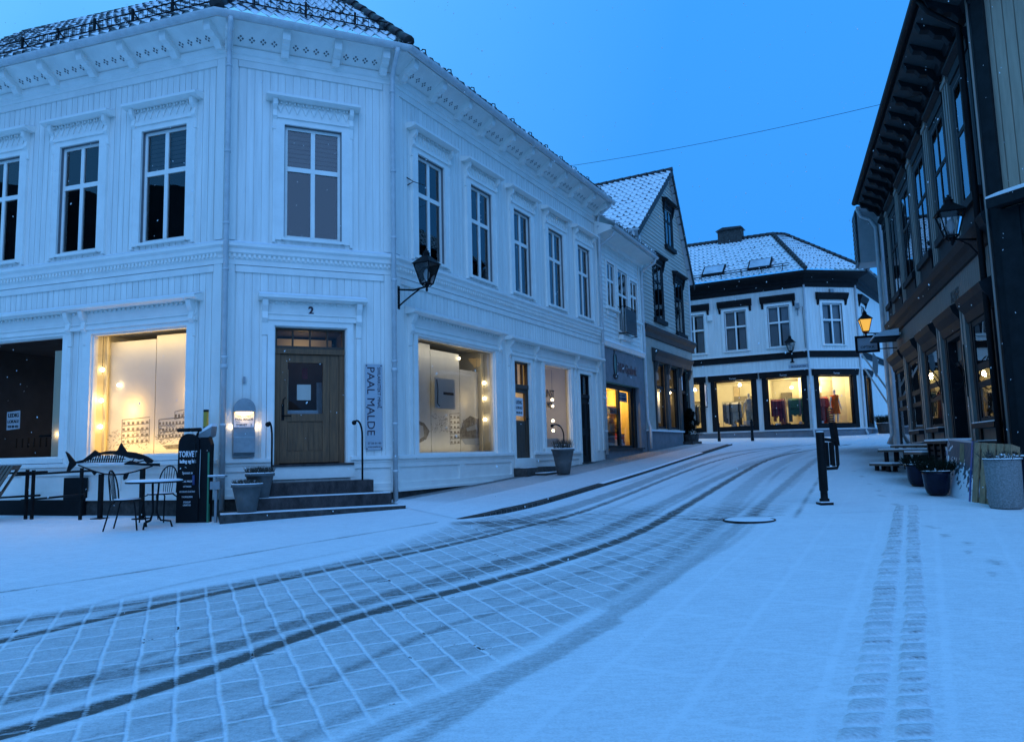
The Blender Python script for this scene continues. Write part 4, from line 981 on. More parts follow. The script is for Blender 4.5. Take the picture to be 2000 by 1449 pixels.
# ================================================================= GREY GABLE HOUSE
gh = thing('grey_gable_house', 'grey-green clapboard house with a steep street gable and a snow covered tile roof', 'house', FG.P(0, 0) + Vector((0, 0, 1.5)))
apx = FG.px(1304, 338); e0 = FG.px(1260, 412); e1 = (6.85, 9.35)
UA, ZA = apx; U0, ZE0 = .10, e0[1]+(.10-e0[0])*(apx[1]-e0[1])/(apx[0]-e0[0]); U1, ZE1 = e1
def gspan(z):
    a = U0 if z < ZE0 else U0+(UA-U0)*(z-ZE0)/(ZA-ZE0); b = U1-.15 if z < ZE1 else U1-.15+(UA-U1+.15)*(z-ZE1)/(ZA-ZE1); return a, b
GW = [(1.70, 2.72, 6.85, 9.1), (4.50, 5.50, 6.62, 8.85), (3.55, 4.45, 10.25, 11.85)]
w = MB(greyboard); boards_h(w, FG, gspan, 6.35, ZA-.02, [(a-.001, b+.001, p, q) for a, b, p, q in GW], .16, .024); w.build('wall', gh)
w = MB(greyboard)
sd_ = Fr(FG.P(U0, 0, 0), d=FG.n)          # side wall above the small house, running back from the street: outward = left
boards_h(w, sd_, lambda z: (-9, 0), 6.35, ZE0-.1, [], .16, .024); w.use(plaster); w.face([sd_.P(-9, 1, 0), sd_.P(0, 1, 0), sd_.P(0, 6.35, 0), sd_.P(-9, 6.35, 0)])
sr_ = Fr(FG.P(U1-.15, 0, 0), d=-FG.n); w.face([sr_.P(0, 1.2, 0), sr_.P(9, 1.2, 0), sr_.P(9, ZE1, 0), sr_.P(0, ZE1, 0)]); w.build('wall', gh)
w = MB(zincw); w.box(FG, U0-.01, U0+.16, 6.4, ZE0, -.02, .05); w.box(FG, U1-.30, U1-.15, 6.4, ZE1-.1, -.02, .05); w.build('corner_board', gh)
for a, b, p, q in GW:
    wd = window(gh, FG, a, b, p, q, darkwin, split=.66, cas=.12, sash=.05, fl=.07)
    m = MB(darkwin); m.prof(FG, [(0, q+.42), (.26, q+.34), (.28, q+.28), (.12, q+.22), (0, q+.22)], a-.26, b+.26); m.box(FG, a-.16, b+.16, q+.08, q+.22, -.02, .08)
    for s in (a-.2, b+.10): m.prof(FG, [(0, q-.25), (.06, q-.2), (.16, q+.22), (0, q+.22)], s, s+.10)
    m.build('window_hood', wd); m = MB(darkwin); m.box(FG, a-.2, b+.2, p-.22, p-.06, -.02, .15); m.build('window_sill', wd)
c = MB(greytrim); c.prof(FG, [(0, 5.92), (.06, 5.94), (.10, 6.1), (.20, 6.22), (.24, 6.34), (.02, 6.42), (0, 6.42)], U0-.04, U1-.10); c.use(snow); c.prof(FG, [(.02, 6.425), (.235, 6.345), (.235, 6.352), (.02, 6.435)], U0-.03, U1-.12); c.build('string_course', gh)
GS_ = [(1.40, 2.62), (3.02, 4.25), (4.72, 5.72)]
w = MB(plaster); boards_v(w, FG, U0, U1-.15, 1.0, 5.92, [(GS_[0][0], GS_[1][1], 2.42, 5.02), (GS_[2][0], GS_[2][1], 1.9, 5.02)], 99, .01, .001); w.build('wall', gh)
bs_ = MB(plasterd); bs_.box(FG, U0-.02, 4.45, 1.0, 2.30, -.1, .06); bs_.use(snow); bs_.box(FG, U0-.04, 4.50, 2.30, 2.36, -.05, .14); bs_.build('plinth', gh)
f = MB(greytrim)
for a, b in ((1.22, 1.40), (2.62, 3.02), (4.25, 4.72), (5.72, 5.86)): f.box(FG, a+.03, b-.03, 2.4, 5.02, -.05, .05); f.prof(FG, [(.05, 4.6), (.10, 4.65), (.22, 5.02), (.05, 5.02)], (a+b)/2-.08, (a+b)/2+.08)
f.prof(FG, [(0, 5.02), (.12, 5.05), (.16, 5.25), (.28, 5.40), (.28, 5.46), (0, 5.58)], 1.10, 5.98)
f.use(darkwin)
for a, b in GS_:
    frame_rect(f, FG, a+.001, b-.001, 2.42 if b < 4.6 else 1.9, 5.02, .09, -.16, -.06); f.box(FG, a+.09, b-.09, 4.0, 4.12, -.15, -.07)
f.use(zinc)
for a, b in GS_[:2]: f.box(FG, a+.10, a+.5, 4.25, 4.85, -.13, -.12)
fo = f.build('shop_window', gh)
for a, b in GS_[:2]: pane(fo, FG, a+.09, b-.09, 2.51, 4.0, -.11, shopglass); pane(fo, FG, a+.09, b-.09, 4.12, 4.93, -.11, clear)
dd = MB(blacktrim); dd.box(FG, 4.82, 5.62, 1.95, 4.0, -.5, -.45); dd.use(paleletter); dd.box(FG, 4.85, 5.35, 4.15, 4.85, -.12, -.11); dd.use(mat('blue_ink', (.04, .09, .3))); dd.box(FG, 4.95, 5.25, 4.5, 4.6, -.11, -.107); dd.box(FG, 4.95, 5.2, 4.3, 4.36, -.11, -.107); dd.build('door', gh)
i = MB(warmwall); room(i, FG, 1.38, 4.30, 2.40, 5.05, 1.6, mat('dun_wall', (.32, .28, .2), .9), oakd, o=-.161)  # one even dull brown for the inner walls
i.use(redm); i.box(FG, 1.5, 2.3, 2.45, 3.4, -.8, -.6); i.use(paper); i.box(FG, 1.55, 1.75, 3.5, 4.3, -.7, -.66); i.box(FG, 3.1, 3.45, 2.7, 4.0, -.6, -.55); i.box(FG, 1.85, 1.95, 3.45, 4.2, -.7, -.66); i.build('shop_room', gh)
point(gh, FG.P(1.7, 3.75, -.35), 10, (1, .80, .5), .1); point(gh, FG.P(3.4, 3.8, -.35), 9, (1, .80, .5), .1)
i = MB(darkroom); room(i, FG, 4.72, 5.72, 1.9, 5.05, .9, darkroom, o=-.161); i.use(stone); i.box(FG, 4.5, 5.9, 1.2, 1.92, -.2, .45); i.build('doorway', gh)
# roof, gable boards
def back(u, z, o=.22): return FG.P(u, z, o), FG.P(u, z, -9)
sl = (ZA-ZE0)/(UA-U0); ua, za = U0-.42, ZE0-.42*sl
p0, p1 = back(ua, za+.06); q0, q1 = back(UA, ZA+.10)
tiles('roof', gh, (p1, p0, q0, q1), TS, .27, .36)
s2 = (ZA-ZE1)/(UA-U1); p0b, p1b = back(U1+.15, ZE1+.15*s2+.02)
tiles('roof', gh, (p0b, p1b, q1, q0), TS, .27, .36)
v = MB(greytrim)
for (a, b, za_, zb_) in ((ua, UA, za, ZA+.06), (UA, U1+.15, ZA+.06, ZE1+.15*s2)): v.prism(FG, [(a, za_-.22), (b, zb_-.22), (b, zb_+.03), (a, za_+.03)], .16, .22)
v.build('barge_board', gh)
v = MB(zincw); v.face([FG.P(ua, za, .2), FG.P(ua, za, -9), FG.P(U0, za-.12, -9), FG.P(U0, za-.12, .2)]); pr = [(ua-.07+.07*math.cos(R_(a)), za+.03+.07*math.sin(R_(a))) for a in range(180, 361, 30)]
for a, b in zip(pr, pr[1:]): v.face([FG.P(a[0], a[1], .22), FG.P(b[0], b[1], .22), FG.P(b[0], b[1], -9), FG.P(a[0], a[1], -9)], True)
v.tube([FG.P(U0-.45, za, .0), FG.P(U0-.40, za-.35, -.05), FG.P(U0-.1, za-.6, -.1), FG.P(U0-.1, 8.4, -.1)], .06, 8); v.build('gutter', gh)
r = MB(tiled)
for k in range(24): a = q0+(q1-q0)*k/24; b = q0+(q1-q0)*(k+1.1)/24; r.tube([a+Vector((0, 0, .02)), b+Vector((0, 0, .02))], .11, 8, .09)
r.build('ridge_tiles', gh)

# ================================================================= CLOTHES SHOP HOUSE (far end)
fh = thing('clothes_shop_house', 'white house with black trim and lit clothes windows closing the street', 'house', FFM.P(0, 0) + Vector((0, 0, 2.0)))
FUW = {0: [(-1.78, -.70), (-3.92, -2.80), (-6.1, -4.95)], 1: [(.93, 2.02)], 2: [(.65, 1.55)]}
FSW = {0: [(-2.02, -.34), (-4.58, -2.72), (-7.1, -5.35)], 1: [(.45, 2.28)], 2: [(.55, 1.45)]}
faces = ((FFL, -9, 0), (FFM, 0, 2.86), (FFR, 0, 6))
for k, (fr, a, b) in enumerate(faces):
    w = MB(wallm)
    boards_v(w, fr, a, b, 6.27, 9.55, [(p-.001, q+.001, 6.52, 8.60) for p, q in FUW[k]], .16)
    boards_v(w, fr, a, b, 2.40, 5.90, [(p-.001, q+.001, 2.62, 5.0) for p, q in FSW[k]], .16)
    w.use(plasterd); w.box(fr, a, b, 1.2, 2.36, -.2, .05); w.use(zincw); w.box(fr, a, b, 2.36, 2.42, -.02, .12); w.use(snow); w.box(fr, a, b, 2.42, 2.428, 0, .115)
    w.use(blacktrim); w.box(fr, a, b, 5.90, 6.22, -.02, .05); w.use(white2); w.box(fr, a, b, 6.22, 6.29, -.02, .12); w.use(snow); w.box(fr, a, b, 6.29, 6.30, 0, .115)
    w.build('wall', fh)
    for p, q in FUW[k]:
        wd = window(fh, fr, p, q, 6.52, 8.60, white2, back=dimroom, split=.60, cas=.13, curtain=True, gl=glass('curtain_glass', 1.45) if 'curtain_glass' not in MATS else MATS['curtain_glass'])
        m = MB(blacktrim); m.prof(fr, [(0, 9.15), (.22, 9.10), (.24, 9.02), (.12, 8.80), (0, 8.78)], p-.30, q+.30)
        for s in (p-.26, q+.16): m.prof(fr, [(0, 8.5), (.05, 8.55), (.14, 8.80), (0, 8.80)], s, s+.1)
        m.build('window_hood', wd)
    for p, q in FSW[k]:
        m = MB(blacktrim)
        for a_, b_ in ((p-.22, p), (q, q+.22)): m.box(fr, a_, b_, 2.44, 5.0, -.05, .06)
        frame_rect(m, fr, p+.001, q-.001, 2.62, 5.0, .06, -.14, -.02); m.box(fr, p, q, 2.44, 2.62, -.05, .05)
        m.prof(fr, [(0, 5.0), (.12, 5.0), (.20, 5.24), (.20, 5.30), (0, 5.30)], p-.30, q+.30); m.use(snow); m.box(fr, p-.34, q+.34, 5.30, 5.345, -.01, .26)
        so2 = m.build('shop_window', fh)
        pane(so2, fr, p+.06, q-.06, 2.68, 4.94, -.08, shopglass)
        if k < 2: text(so2, 'fascia_lettering', 'Torvet', fr, (p+q)/2, 5.06, .165, .12, paleletter)
def hangers(fr, u0, u1, z, o, cols, label, n=12, lenr=(.7, 1.15)):
    t = thing('clothes_rack', label, 'clothes rack', fr.P((u0+u1)/2, 2.65, o))
    m = MB(zinc); m.tube([fr.P(u0, 2.66, o), fr.P(u0, z, o), fr.P(u1, z, o), fr.P(u1, 2.66, o)], .016, 6); m.build('rail', t)
    for k in range(n):
        u = u0+.06+(u1-u0-.12)*(k+.5)/n; L_ = random.uniform(*lenr); wd_ = random.uniform(.035, .06)
        g_ = MB(random.choice(cols)); zt = z-.05; ow = .20
        prof = [(o-ow, zt-.10), (o-.06, zt), (o+.06, zt), (o+ow, zt-.10), (o+ow+.05, zt-.5), (o+ow-.03, zt-.5), (o+ow-.05, zt-.3), (o+ow-.02, zt-L_), (o-ow+.02, zt-L_), (o-ow, zt-.3)]
        prof = [(a, b) for a, b in prof][::-1]
        g_.prof(fr, [(a+random.uniform(-.01, .01), b) for a, b in prof], u-wd_, u+wd_*random.uniform(.5, 1)); g_.build('garment', t)
    return t
def cloth(n, c): return mat(n, c, .9, .25, 6, .2, 30)
greys = [cloth('pale_cloth', (.55, .52, .45)), cloth('sage_cloth', (.22, .26, .22)), cloth('black_cloth', (.02, .022, .025)), cloth('grey_cloth', (.16, .17, .17)), cloth('cream_cloth', (.6, .55, .42))]
plums = [cloth('plum_cloth', (.12, .02, .05)), cloth('berry_cloth', (.25, .03, .07)), cloth('mauve_cloth', (.2, .07, .11))]; greens = [cloth('green_cloth', (.02, .13, .08)), cloth('teal_cloth', (.05, .12, .12)), cloth('slate_cloth', (.16, .15, .17))]
reds = [cloth('red_cloth', (.4, .03, .02)), cloth('rust_cloth', (.28, .05, .04)), cloth('rose_cloth', (.35, .10, .10)), cloth('scarlet_cloth', (.5, .04, .03))]
cream = mat('shop_cream', (.80, .74, .52), .9, .05, 2)
for k, fr, a, b in ((0, FFL, -7.4, -.22), (1, FFM, .3, 2.5), (2, FFR, .35, 1.7)):
    i = MB(cream); room(i, fr, a, b, 2.60, 5.06, 2.6 if k == 0 else 1.5, cream, pallet_m, o=-.141)
    if k == 0:
        i.use(mat('shelf_dark', (.16, .14, .10), .8)); i.box(fr, -4.1, -2.7, 4.0, 4.32, -2.3, -2.0); i.box(fr, -1.75, -1.2, 3.9, 4.4, -2.4, -2.3); i.box(fr, -6.6, -5.4, 3.7, 4.2, -2.4, -2.3)
        i.use(mat('door_tan', (.55, .44, .26), .7)); i.box(fr, -4.2, -3.9, 2.6, 4.9, -2.5, -2.4); i.box(fr, -1.12, -.3, 3.3, 4.9, -1.9, -1.85)
        i.use(cream); i.box(fr, -2.66, -2.2, 2.6, 5.05, -2.5, -.4)
        i.use(paleletter)
        for q in range(14): u = random.uniform(-4.4, -.6); i.box(fr, u, u+random.uniform(.08, .25), 2.62, 2.62+random.uniform(.05, .22), -.55, -.3)
        i.use(ink)
        for q in range(10): u = random.uniform(-4.4, -.6); i.box(fr, u, u+random.uniform(.08, .3), 2.62, 2.62+random.uniform(.05, .14), -.7, -.5)
        i.box(fr, -3.25, -2.75, 2.62, 3.25, -1.6, -1.2); i.use(zinc); i.box(fr, -3.4, -3.3, 3.2, 4.0, -1.7, -1.6)
    if k == 1: i.use(mat('door_tan', (.55, .44, .26), .7)); i.box(fr, 1.45, 2.1, 3.0, 4.9, -1.4, -1.38); i.use(paleletter); i.box(fr, .5, 1.3, 4.25, 4.55, -1.3, -1.1); i.box(fr, .5, .8, 2.62, 2.8, -.5, -.3); i.use(oak); [i.box(fr, 1.05, 1.4, 2.75+.12*q, 2.82+.12*q, -.42, -.38) for q in range(6)]
    i.build('shop_room', fh)
hangers(FFL, -4.40, -3.35, 3.98, -.62, greys, 'rack of grey and cream clothes left in the widest lit window', 12, (.8, 1.3)); hangers(FFL, -1.98, -1.25, 4.02, -.62, plums, 'rack of plum coloured clothes in the middle shop window', 9, (.8, 1.35)); hangers(FFL, -1.15, -.40, 4.02, -.6, greens, 'rack of green clothes beside the plum ones in the middle window', 9, (.7, 1.3))
hangers(FFL, -6.9, -5.5, 3.95, -.6, greys[1:4], 'rack of dark grey clothes behind the potted conifer', 9, (.8, 1.1)); hangers(FFM, .52, 1.28, 4.05, -.62, reds, 'rack of red clothes in the right shop window', 9, (.85, 1.35))
point(fh, FFL.P(-3.6, 4.75, -.9), 70, (1, .84, .52), .12); point(fh, FFL.P(-1.2, 4.75, -1.1), 70, (1, .84, .52), .15); point(fh, FFL.P(-6.0, 4.7, -.7), 70, (1, .80, .45), .12); point(fh, FFM.P(1.4, 4.8, -.9), 65, (1, .84, .50), .12); point(fh, FFR.P(1.0, 4.6, -.8), 60, (1, .84, .52), .12)
for fr, u, z, o in ((FFL, -3.45, 4.82, -.55), (FFL, -5.75, 4.70, -.4), (FFL, -1.0, 4.55, -1.0)):
    m = MB(bulb_e); m.ball(fr.P(u, z, o), .085); m.build('ceiling_lamp', fh)
# mannequins
def figure(name, V, E, Rd, m):
    me = bpy.data.meshes.new(name); me.from_pydata([tuple(v) for v in V], E, []); o = bpy.data.objects.new(name, me); COL.objects.link(o)
    md = o.modifiers.new('s', 'SKIN'); ss = o.modifiers.new('u', 'SUBSURF'); ss.levels = 2
    for k, r_ in enumerate(Rd): me.skin_vertices[0].data[k].radius = (r_, r_*.8)
    me.skin_vertices[0].data[0].use_root = True
    md.use_smooth_shade = True
    m2 = bpy.data.meshes.new_from_object(o.evaluated_get(bpy.context.evaluated_depsgraph_get())); bpy.data.objects.remove(o); m2.materials.clear(); m2.materials.append(m)
    o = bpy.data.objects.new(name, m2); COL.objects.link(o); return o
def mannequin(fr, u, z, o, label, skinm, topm, legm, dress=False):
    t = thing('mannequin', label, 'mannequin', fr.P(u, z, o)); s = -1
    V = [(0, 0, .92), (0, 0, 1.12), (0, 0, 1.36), (0, 0, 1.46), (0, 0, 1.55), (0, -.02, 1.66), (0, 0, 1.74), (-.17, 0, 1.38), (-.25, .02, 1.10), (-.27, -.06, .86), (-.28, -.10, .74), (.17, 0, 1.38), (.25, .02, 1.10), (.27, -.06, .86), (.28, -.10, .74), (-.09, 0, .84), (-.10, 0, .46), (-.10, .02, .08), (-.10, -.10, .03), (.09, 0, .84), (.10, -.04, .46), (.11, .02, .08), (.11, -.10, .03)]
    E = [(0, 1), (1, 2), (2, 3), (3, 4), (4, 5), (5, 6), (2, 7), (7, 8), (8, 9), (9, 10), (2, 11), (11, 12), (12, 13), (13, 14), (0, 15), (15, 16), (16, 17), (17, 18), (0, 19), (19, 20), (20, 21), (21, 22)]
    Rd = [.15, .12, .15, .07, .055, .095, .07, .065, .05, .038, .03, .065, .05, .038, .03, .09, .06, .04, .03, .09, .06, .04, .03]
    V = [fr.d*x + fr.n*(-y) + Vector((0, 0, zz_)) for x, y, zz_ in V]
    b_ = figure('body', V, E, Rd, skinm); b_.parent = t
    c_ = MB(topm); base = rootloc(t); rings = [(.20, 1.44), (.19, 1.30), (.155, 1.12), (.19, .92), (.21, .70 if dress else .84)] + ([(.24, .52)] if dress else [])
    c_.lathe(base, [(.06, 1.47)]+rings, 18); c_.build('dress' if dress else 'jacket', t)
    if not dress:
        for sx in (-1, 1): c_ = MB(legm); c_.lathe(base+fr.d*(.10*sx), [(.115, .88), (.09, .5), (.085, .10)], 14); c_.build('trouser_leg', t)
    return t
mask = mat('mannequin_white', (.74, .70, .60), .5, .04)
mannequin(FFL, -3.02, 2.62, -.50, 'pale mannequin in a light jacket and trousers beside the grey clothes', mask, cloth('pale_cloth', (.55, .52, .45)), cloth('cream_cloth', (.6, .55, .42)))
mannequin(FFM, 1.62, 2.62, -.55, 'mannequin in a bright orange dress in the right shop window', mask, cloth('orange_cloth', (.75, .12, .01)), None, True)
for k_ in range(2):
    b_ = thing('tin_lantern', 'white openwork basket lamp on the shop window floor', 'basket', FFL.P(-3.22+.22*k_, 2.62, -.30), 'white basket lamps on the shop window floor'); m = MB(paleletter)
    for z in (0, .11, .22, .3): m.tube([FFL.P(-3.22+.22*k_+.09*math.cos(a), 2.63+z, -.30+.09*math.sin(a)) for a in np.linspace(0, 6.283, 13)], .012, 5)
    for a in np.linspace(0, 6.283, 9)[:-1]: m.tube([FFL.P(-3.22+.22*k_+.09*math.cos(a), 2.63, -.30+.09*math.sin(a)), FFL.P(-3.22+.22*k_+.09*math.cos(a), 2.93, -.30+.09*math.sin(a))], .010, 5)
    m.build('basket', b_)
# eaves, roof, skylights, chimney
def fpath(o, z):
    b1 = (FFL.n+FFM.n).normalized(); b2 = (FFM.n+FFR.n).normalized()
    return [FFL.P(-9, z, o), FFM.P(0, z)+b1*(o/b1.dot(FFM.n)), FFM.P(2.86, z)+b2*(o/b2.dot(FFM.n)), FFR.P(6, z, o)]
e = MB(blacktrim)
prof = [(.0, 9.40), (.06, 9.42), (.08, 9.62), (.16, 9.66), (.18, 9.80), (.60, 9.98), (.66, 9.98), (.66, 10.10), (.3, 10.14)]
for (o1, z1), (o2, z2) in zip(prof, prof[1:]):
    A = fpath(o1, z1); B = fpath(o2, z2)
    for k in range(3): e.face([A[k], A[k+1], B[k+1], B[k]])
e.build('cornice', fh)
lo = fpath(.72, 10.12); pk = FFL.P(-1.72, 13.0, -2.75); rd = FFL.P(-9, 13.15, -2.75); pk2 = pk + (FFR.d)*4.5 + Vector((0, 0, -.3))
TF = tile_mat('snowy_tiles_far', .24, .40)
tiles('roof', fh, (lo[0], lo[1], pk, rd), TF, .27, .36, .04); tiles('roof', fh, (lo[1], lo[2], pk+FFM.d*.7, pk), TF, .27, .36, .04); tiles('roof', fh, (lo[2], lo[3], pk2, pk+FFM.d*.7), TF, .27, .36, .04)
h = MB(tiled)
for a, b, n in ((lo[1], pk, 16), (lo[2], pk+FFM.d*.7, 16), (rd, pk, 22), (pk, pk+FFM.d*.7, 3)):
    for k in range(n): h.tube([a+(b-a)*k/n+Vector((0, 0, .06)), a+(b-a)*(k+1.1)/n+Vector((0, 0, .06))], .12, 8, .10)
h.build('hip_tiles', fh)
e1_ = (rd-lo[0]); n_ = FFL.d.cross(e1_).normalized()
def onroof(u, t, lift=0): p = FFL.P(u, 10.12, .72); return p + (FFL.P(u, 13.05, -2.75)-p)*t + n_*lift
for u in (-4.9, -2.55):
    m = MB(darkwin)
    a, b, t0, t1 = u, u+1.15, .13, .34
    m.hexa([onroof(a, t0, -.1), onroof(b, t0, -.1), onroof(b, t1, -.1), onroof(a, t1, -.1), onroof(a, t0, .12), onroof(b, t0, .12), onroof(b, t1, .12), onroof(a, t1, .12)])
    k = m.build('skylight', fh); m = MB(mat('snow_dusted_glass', (.55, .60, .66), .3, .25, 2)); m.face([onroof(a+.07, t0+.015, .13), onroof(b-.07, t0+.015, .13), onroof(b-.07, t1-.015, .13), onroof(a+.07, t1-.015, .13)]); m.build('pane', k)
m = MB(iron); m.tube([onroof(-9, .055, .2), onroof(-.5, .055, .2)], .025, 6); m.tube([onroof(-9, .09, .25), onroof(-.5, .09, .25)], .02, 6)
for u in np.arange(-8.8, -.5, 1.0): m.tube([onroof(u, .04, 0), onroof(u, .055, .2), onroof(u, .09, .25)], .02, 5)
m.build('snow_guard', fh)
m = MB(stone); m.box(FFL, -4.6, -3.3, 12.6, 13.62, -3.1, -2.5); m.use(tiled); m.prism(FFL, [(-4.7, 13.62), (-3.2, 13.62), (-3.3, 13.72), (-4.3, 13.78)], -3.2, -2.4); m.build('chimney', fh)
m = MB(zincw); m.tube([FFM.P(.0, 9.5, .06), FFM.P(0, 2.3, .06), FFM.P(.02, 2.0, .1)], .05, 8); m.build('downpipe', fh); m = MB(zincw); m.tube([FFM.P(2.80, 9.5, .06), FFM.P(2.80, 2.3, .06), FFM.P(2.82, 2.1, .16)], .05, 8); m.build('downpipe', fh)
m = MB(zinc); m.box(FFL, -.42, -.22, 8.35, 8.6, 0, .18); m.box(FFL, -.34, -.30, 8.0, 8.35, .02, .06); m.tube([FFL.P(-.2, 8.4, .1), FFL.P(-.08, 8.42, .08), FFL.P(-.07, 6.4, .03)], .012, 5); m.build('wall_box', fh)
m = MB(white2); m.box(FFL, -4.75, -4.5, 8.2, 8.5, 0, .15); m.build('vent_box', fh); m = MB(zinc); m.box(FFM, 1.38, 1.56, 9.1, 9.3, 0, .14); m.build('wall_spotlight', fh)
ns = thing('street_name_sign', 'small pale street name plate under the wall lantern of the clothes shop', 'sign', FFL.P(-.45, 5.5, .01))
m = MB(signgrey); m.box(FFL, -.92, .0, 5.42, 5.58, .005, .02); m.build('plate', ns); text(ns, 'lettering', 'SKOLEGATEN', FFL, -.46, 5.455, .021, .11, ink, bold=.002)
hs = thing('hanging_sign', 'narrow white blade sign with a blue figure between the shop windows', 'sign', FFL.P(-5.0, 4.2, .35))
bf = Fr(FFL.P(-5.0, 0, .1), d=FFL.n); m = MB(paleletter); m.box(bf, .12, .52, 3.75, 4.85, -.03, .03); m.build('panel', hs); m = MB(iron)
frame_rect(m, bf, .08, .56, 3.71, 4.89, .04, -.04, .04); m.tube([bf.P(-.1, 4.6, 0), bf.P(.1, 4.6, 0)], .02, 5); m.tube([bf.P(-.1, 3.95, 0), bf.P(.1, 3.95, 0)], .02, 5); m.build('frame', hs)
m = MB(mat('blue_ink', (.04, .09, .3)))
for s_ in (-.031, .031): m.prism(bf, [(.25, 4.0), (.33, 4.02), (.40, 4.25), (.30, 4.55), (.24, 4.52), (.30, 4.25)], min(s_, s_*1.15), max(s_, s_*1.15))
m.build('emblem', hs)

# ================================================================= DARK HOUSE ON THE RIGHT
dh = thing('dark_timber_house', 'tall dark timber house with grey pilasters and a deep bracketed eave on the right', 'house', FD.P(0, 0) + Vector((0, 0, .7)))
panelg = mat('grey_brown_board', (.19, .165, .14), .6, .15, 4, .12, 60, stretch=(3, 3, .3)); pil = mat('grey_pilaster', (.27, .235, .20), .55, .15, 4, .1, 60, stretch=(3, 3, .3))
DW = [(-1.78, -.58), (-4.08, -2.86), (-6.45, -5.22), (-8.80, -7.58), (-11.1, -9.9), (-12.55, -11.9)]
DS = [(-1.98, -.55, 1.95), (-4.35, -2.95, 1.25), (-6.9, -5.45, 1.95), (-9.6, -8.1, 1.95), (-12.3, -10.5, 1.45)]
w = MB(panelg)
boards_v(w, FD, -12.9, 0, 5.62, 9.6, [(a-.001, b+.001, 6.22, 8.62) for a, b in DW], .15)
boards_v(w, FD, -12.9, 0, 1.0, 5.12, [(a-.001, b+.001, z, 3.92) for a, b, z in DS], .15)
w.build('wall', dh)
c = MB(darkwin); c.prof(FD, [(0, 5.10), (.05, 5.12), (.08, 5.28), (.16, 5.36), (.20, 5.50), (.20, 5.56), (0, 5.66)], -12.9, .02)
c.prof(FD, [(0, 9.35), (.10, 9.38), (.14, 9.55), (.0, 9.6)], -12.9, .05); c.build('string_course', dh)
c = MB(greytrim); c.prof(FD, [(.02, 9.50), (.72, 9.84), (.72, 9.90), (.02, 9.62)], -12.95, .6); c.use(darkwin)
for u in np.arange(-12.7, .5, .82): c.prof(FD, [(.03, 9.28), (.16, 9.30), (.26, 9.46), (.40, 9.50), (.48, 9.62), (.64, 9.66), (.70, 9.82), (.03, 9.50)], u-.09, u+.09)
c.build('eave', dh)
c = MB(iron); pr = [(.80+.09*math.cos(R_(a)), 9.95+.09*math.sin(R_(a))) for a in range(150, 391, 20)]
for a, b in zip(pr, pr[1:]): c.face([FD.P(-13.1, a[1], a[0]), FD.P(.8, a[1], a[0]), FD.P(.8, b[1], b[0]), FD.P(-13.1, b[1], b[0])], True)
c.box(FD, -13.1, .8, 9.88, 10.03, .70, .74); c.build('gutter', dh)
tiles('roof', dh, (FD.P(-13.1, 10.02, .82), FD.P(.8, 10.02, .82), FD.P(.8, 13.0, -4.5), FD.P(-13.1, 13.0, -4.5)), TM, .26, .36)
for u in (-2.32, -4.65, -7.0, -9.35, -11.5):
    p = MB(pil)
    for k in range(4): p.box(FD, u-.22+.11*k+.006, u-.12+.11*k, 5.68, 8.95, -.01, .075-.014*(k % 2))
    p.box(FD, u-.26, u+.26, 8.95, 9.05, -.01, .10); p.build('pilaster', dh)
for u in (-2.45, -4.90, -7.5, -10.0):
    p = MB(pil)
    for k in range(3): p.box(FD, u-.20+.135*k+.006, u-.075+.135*k, 1.1, 4.35, -.01, .11-.016*(k % 2))
    p.build('pilaster', dh)
for a, b in DW:
    wd = window(dh, FD, a, b, 6.22, 8.62, darkwin, split=.58, cas=.17, sash=.06, fl=.09, gl=mirror)
    m = MB(darkwin); m.prof(FD, [(0, 9.2), (.16, 9.14), (.17, 9.06), (.08, 8.98), (0, 8.98)], a-.2, b+.2); m.box(FD, a-.16, b+.16, 8.78, 8.98, -.02, .07); m.build('window_hood', wd); m = MB(darkwin); m.box(FD, a-.2, b+.2, 6.0, 6.16, -.02, .14); m.box(FD, a-.12, b+.12, 5.70, 6.0, -.02, .07); m.build('window_sill', wd)
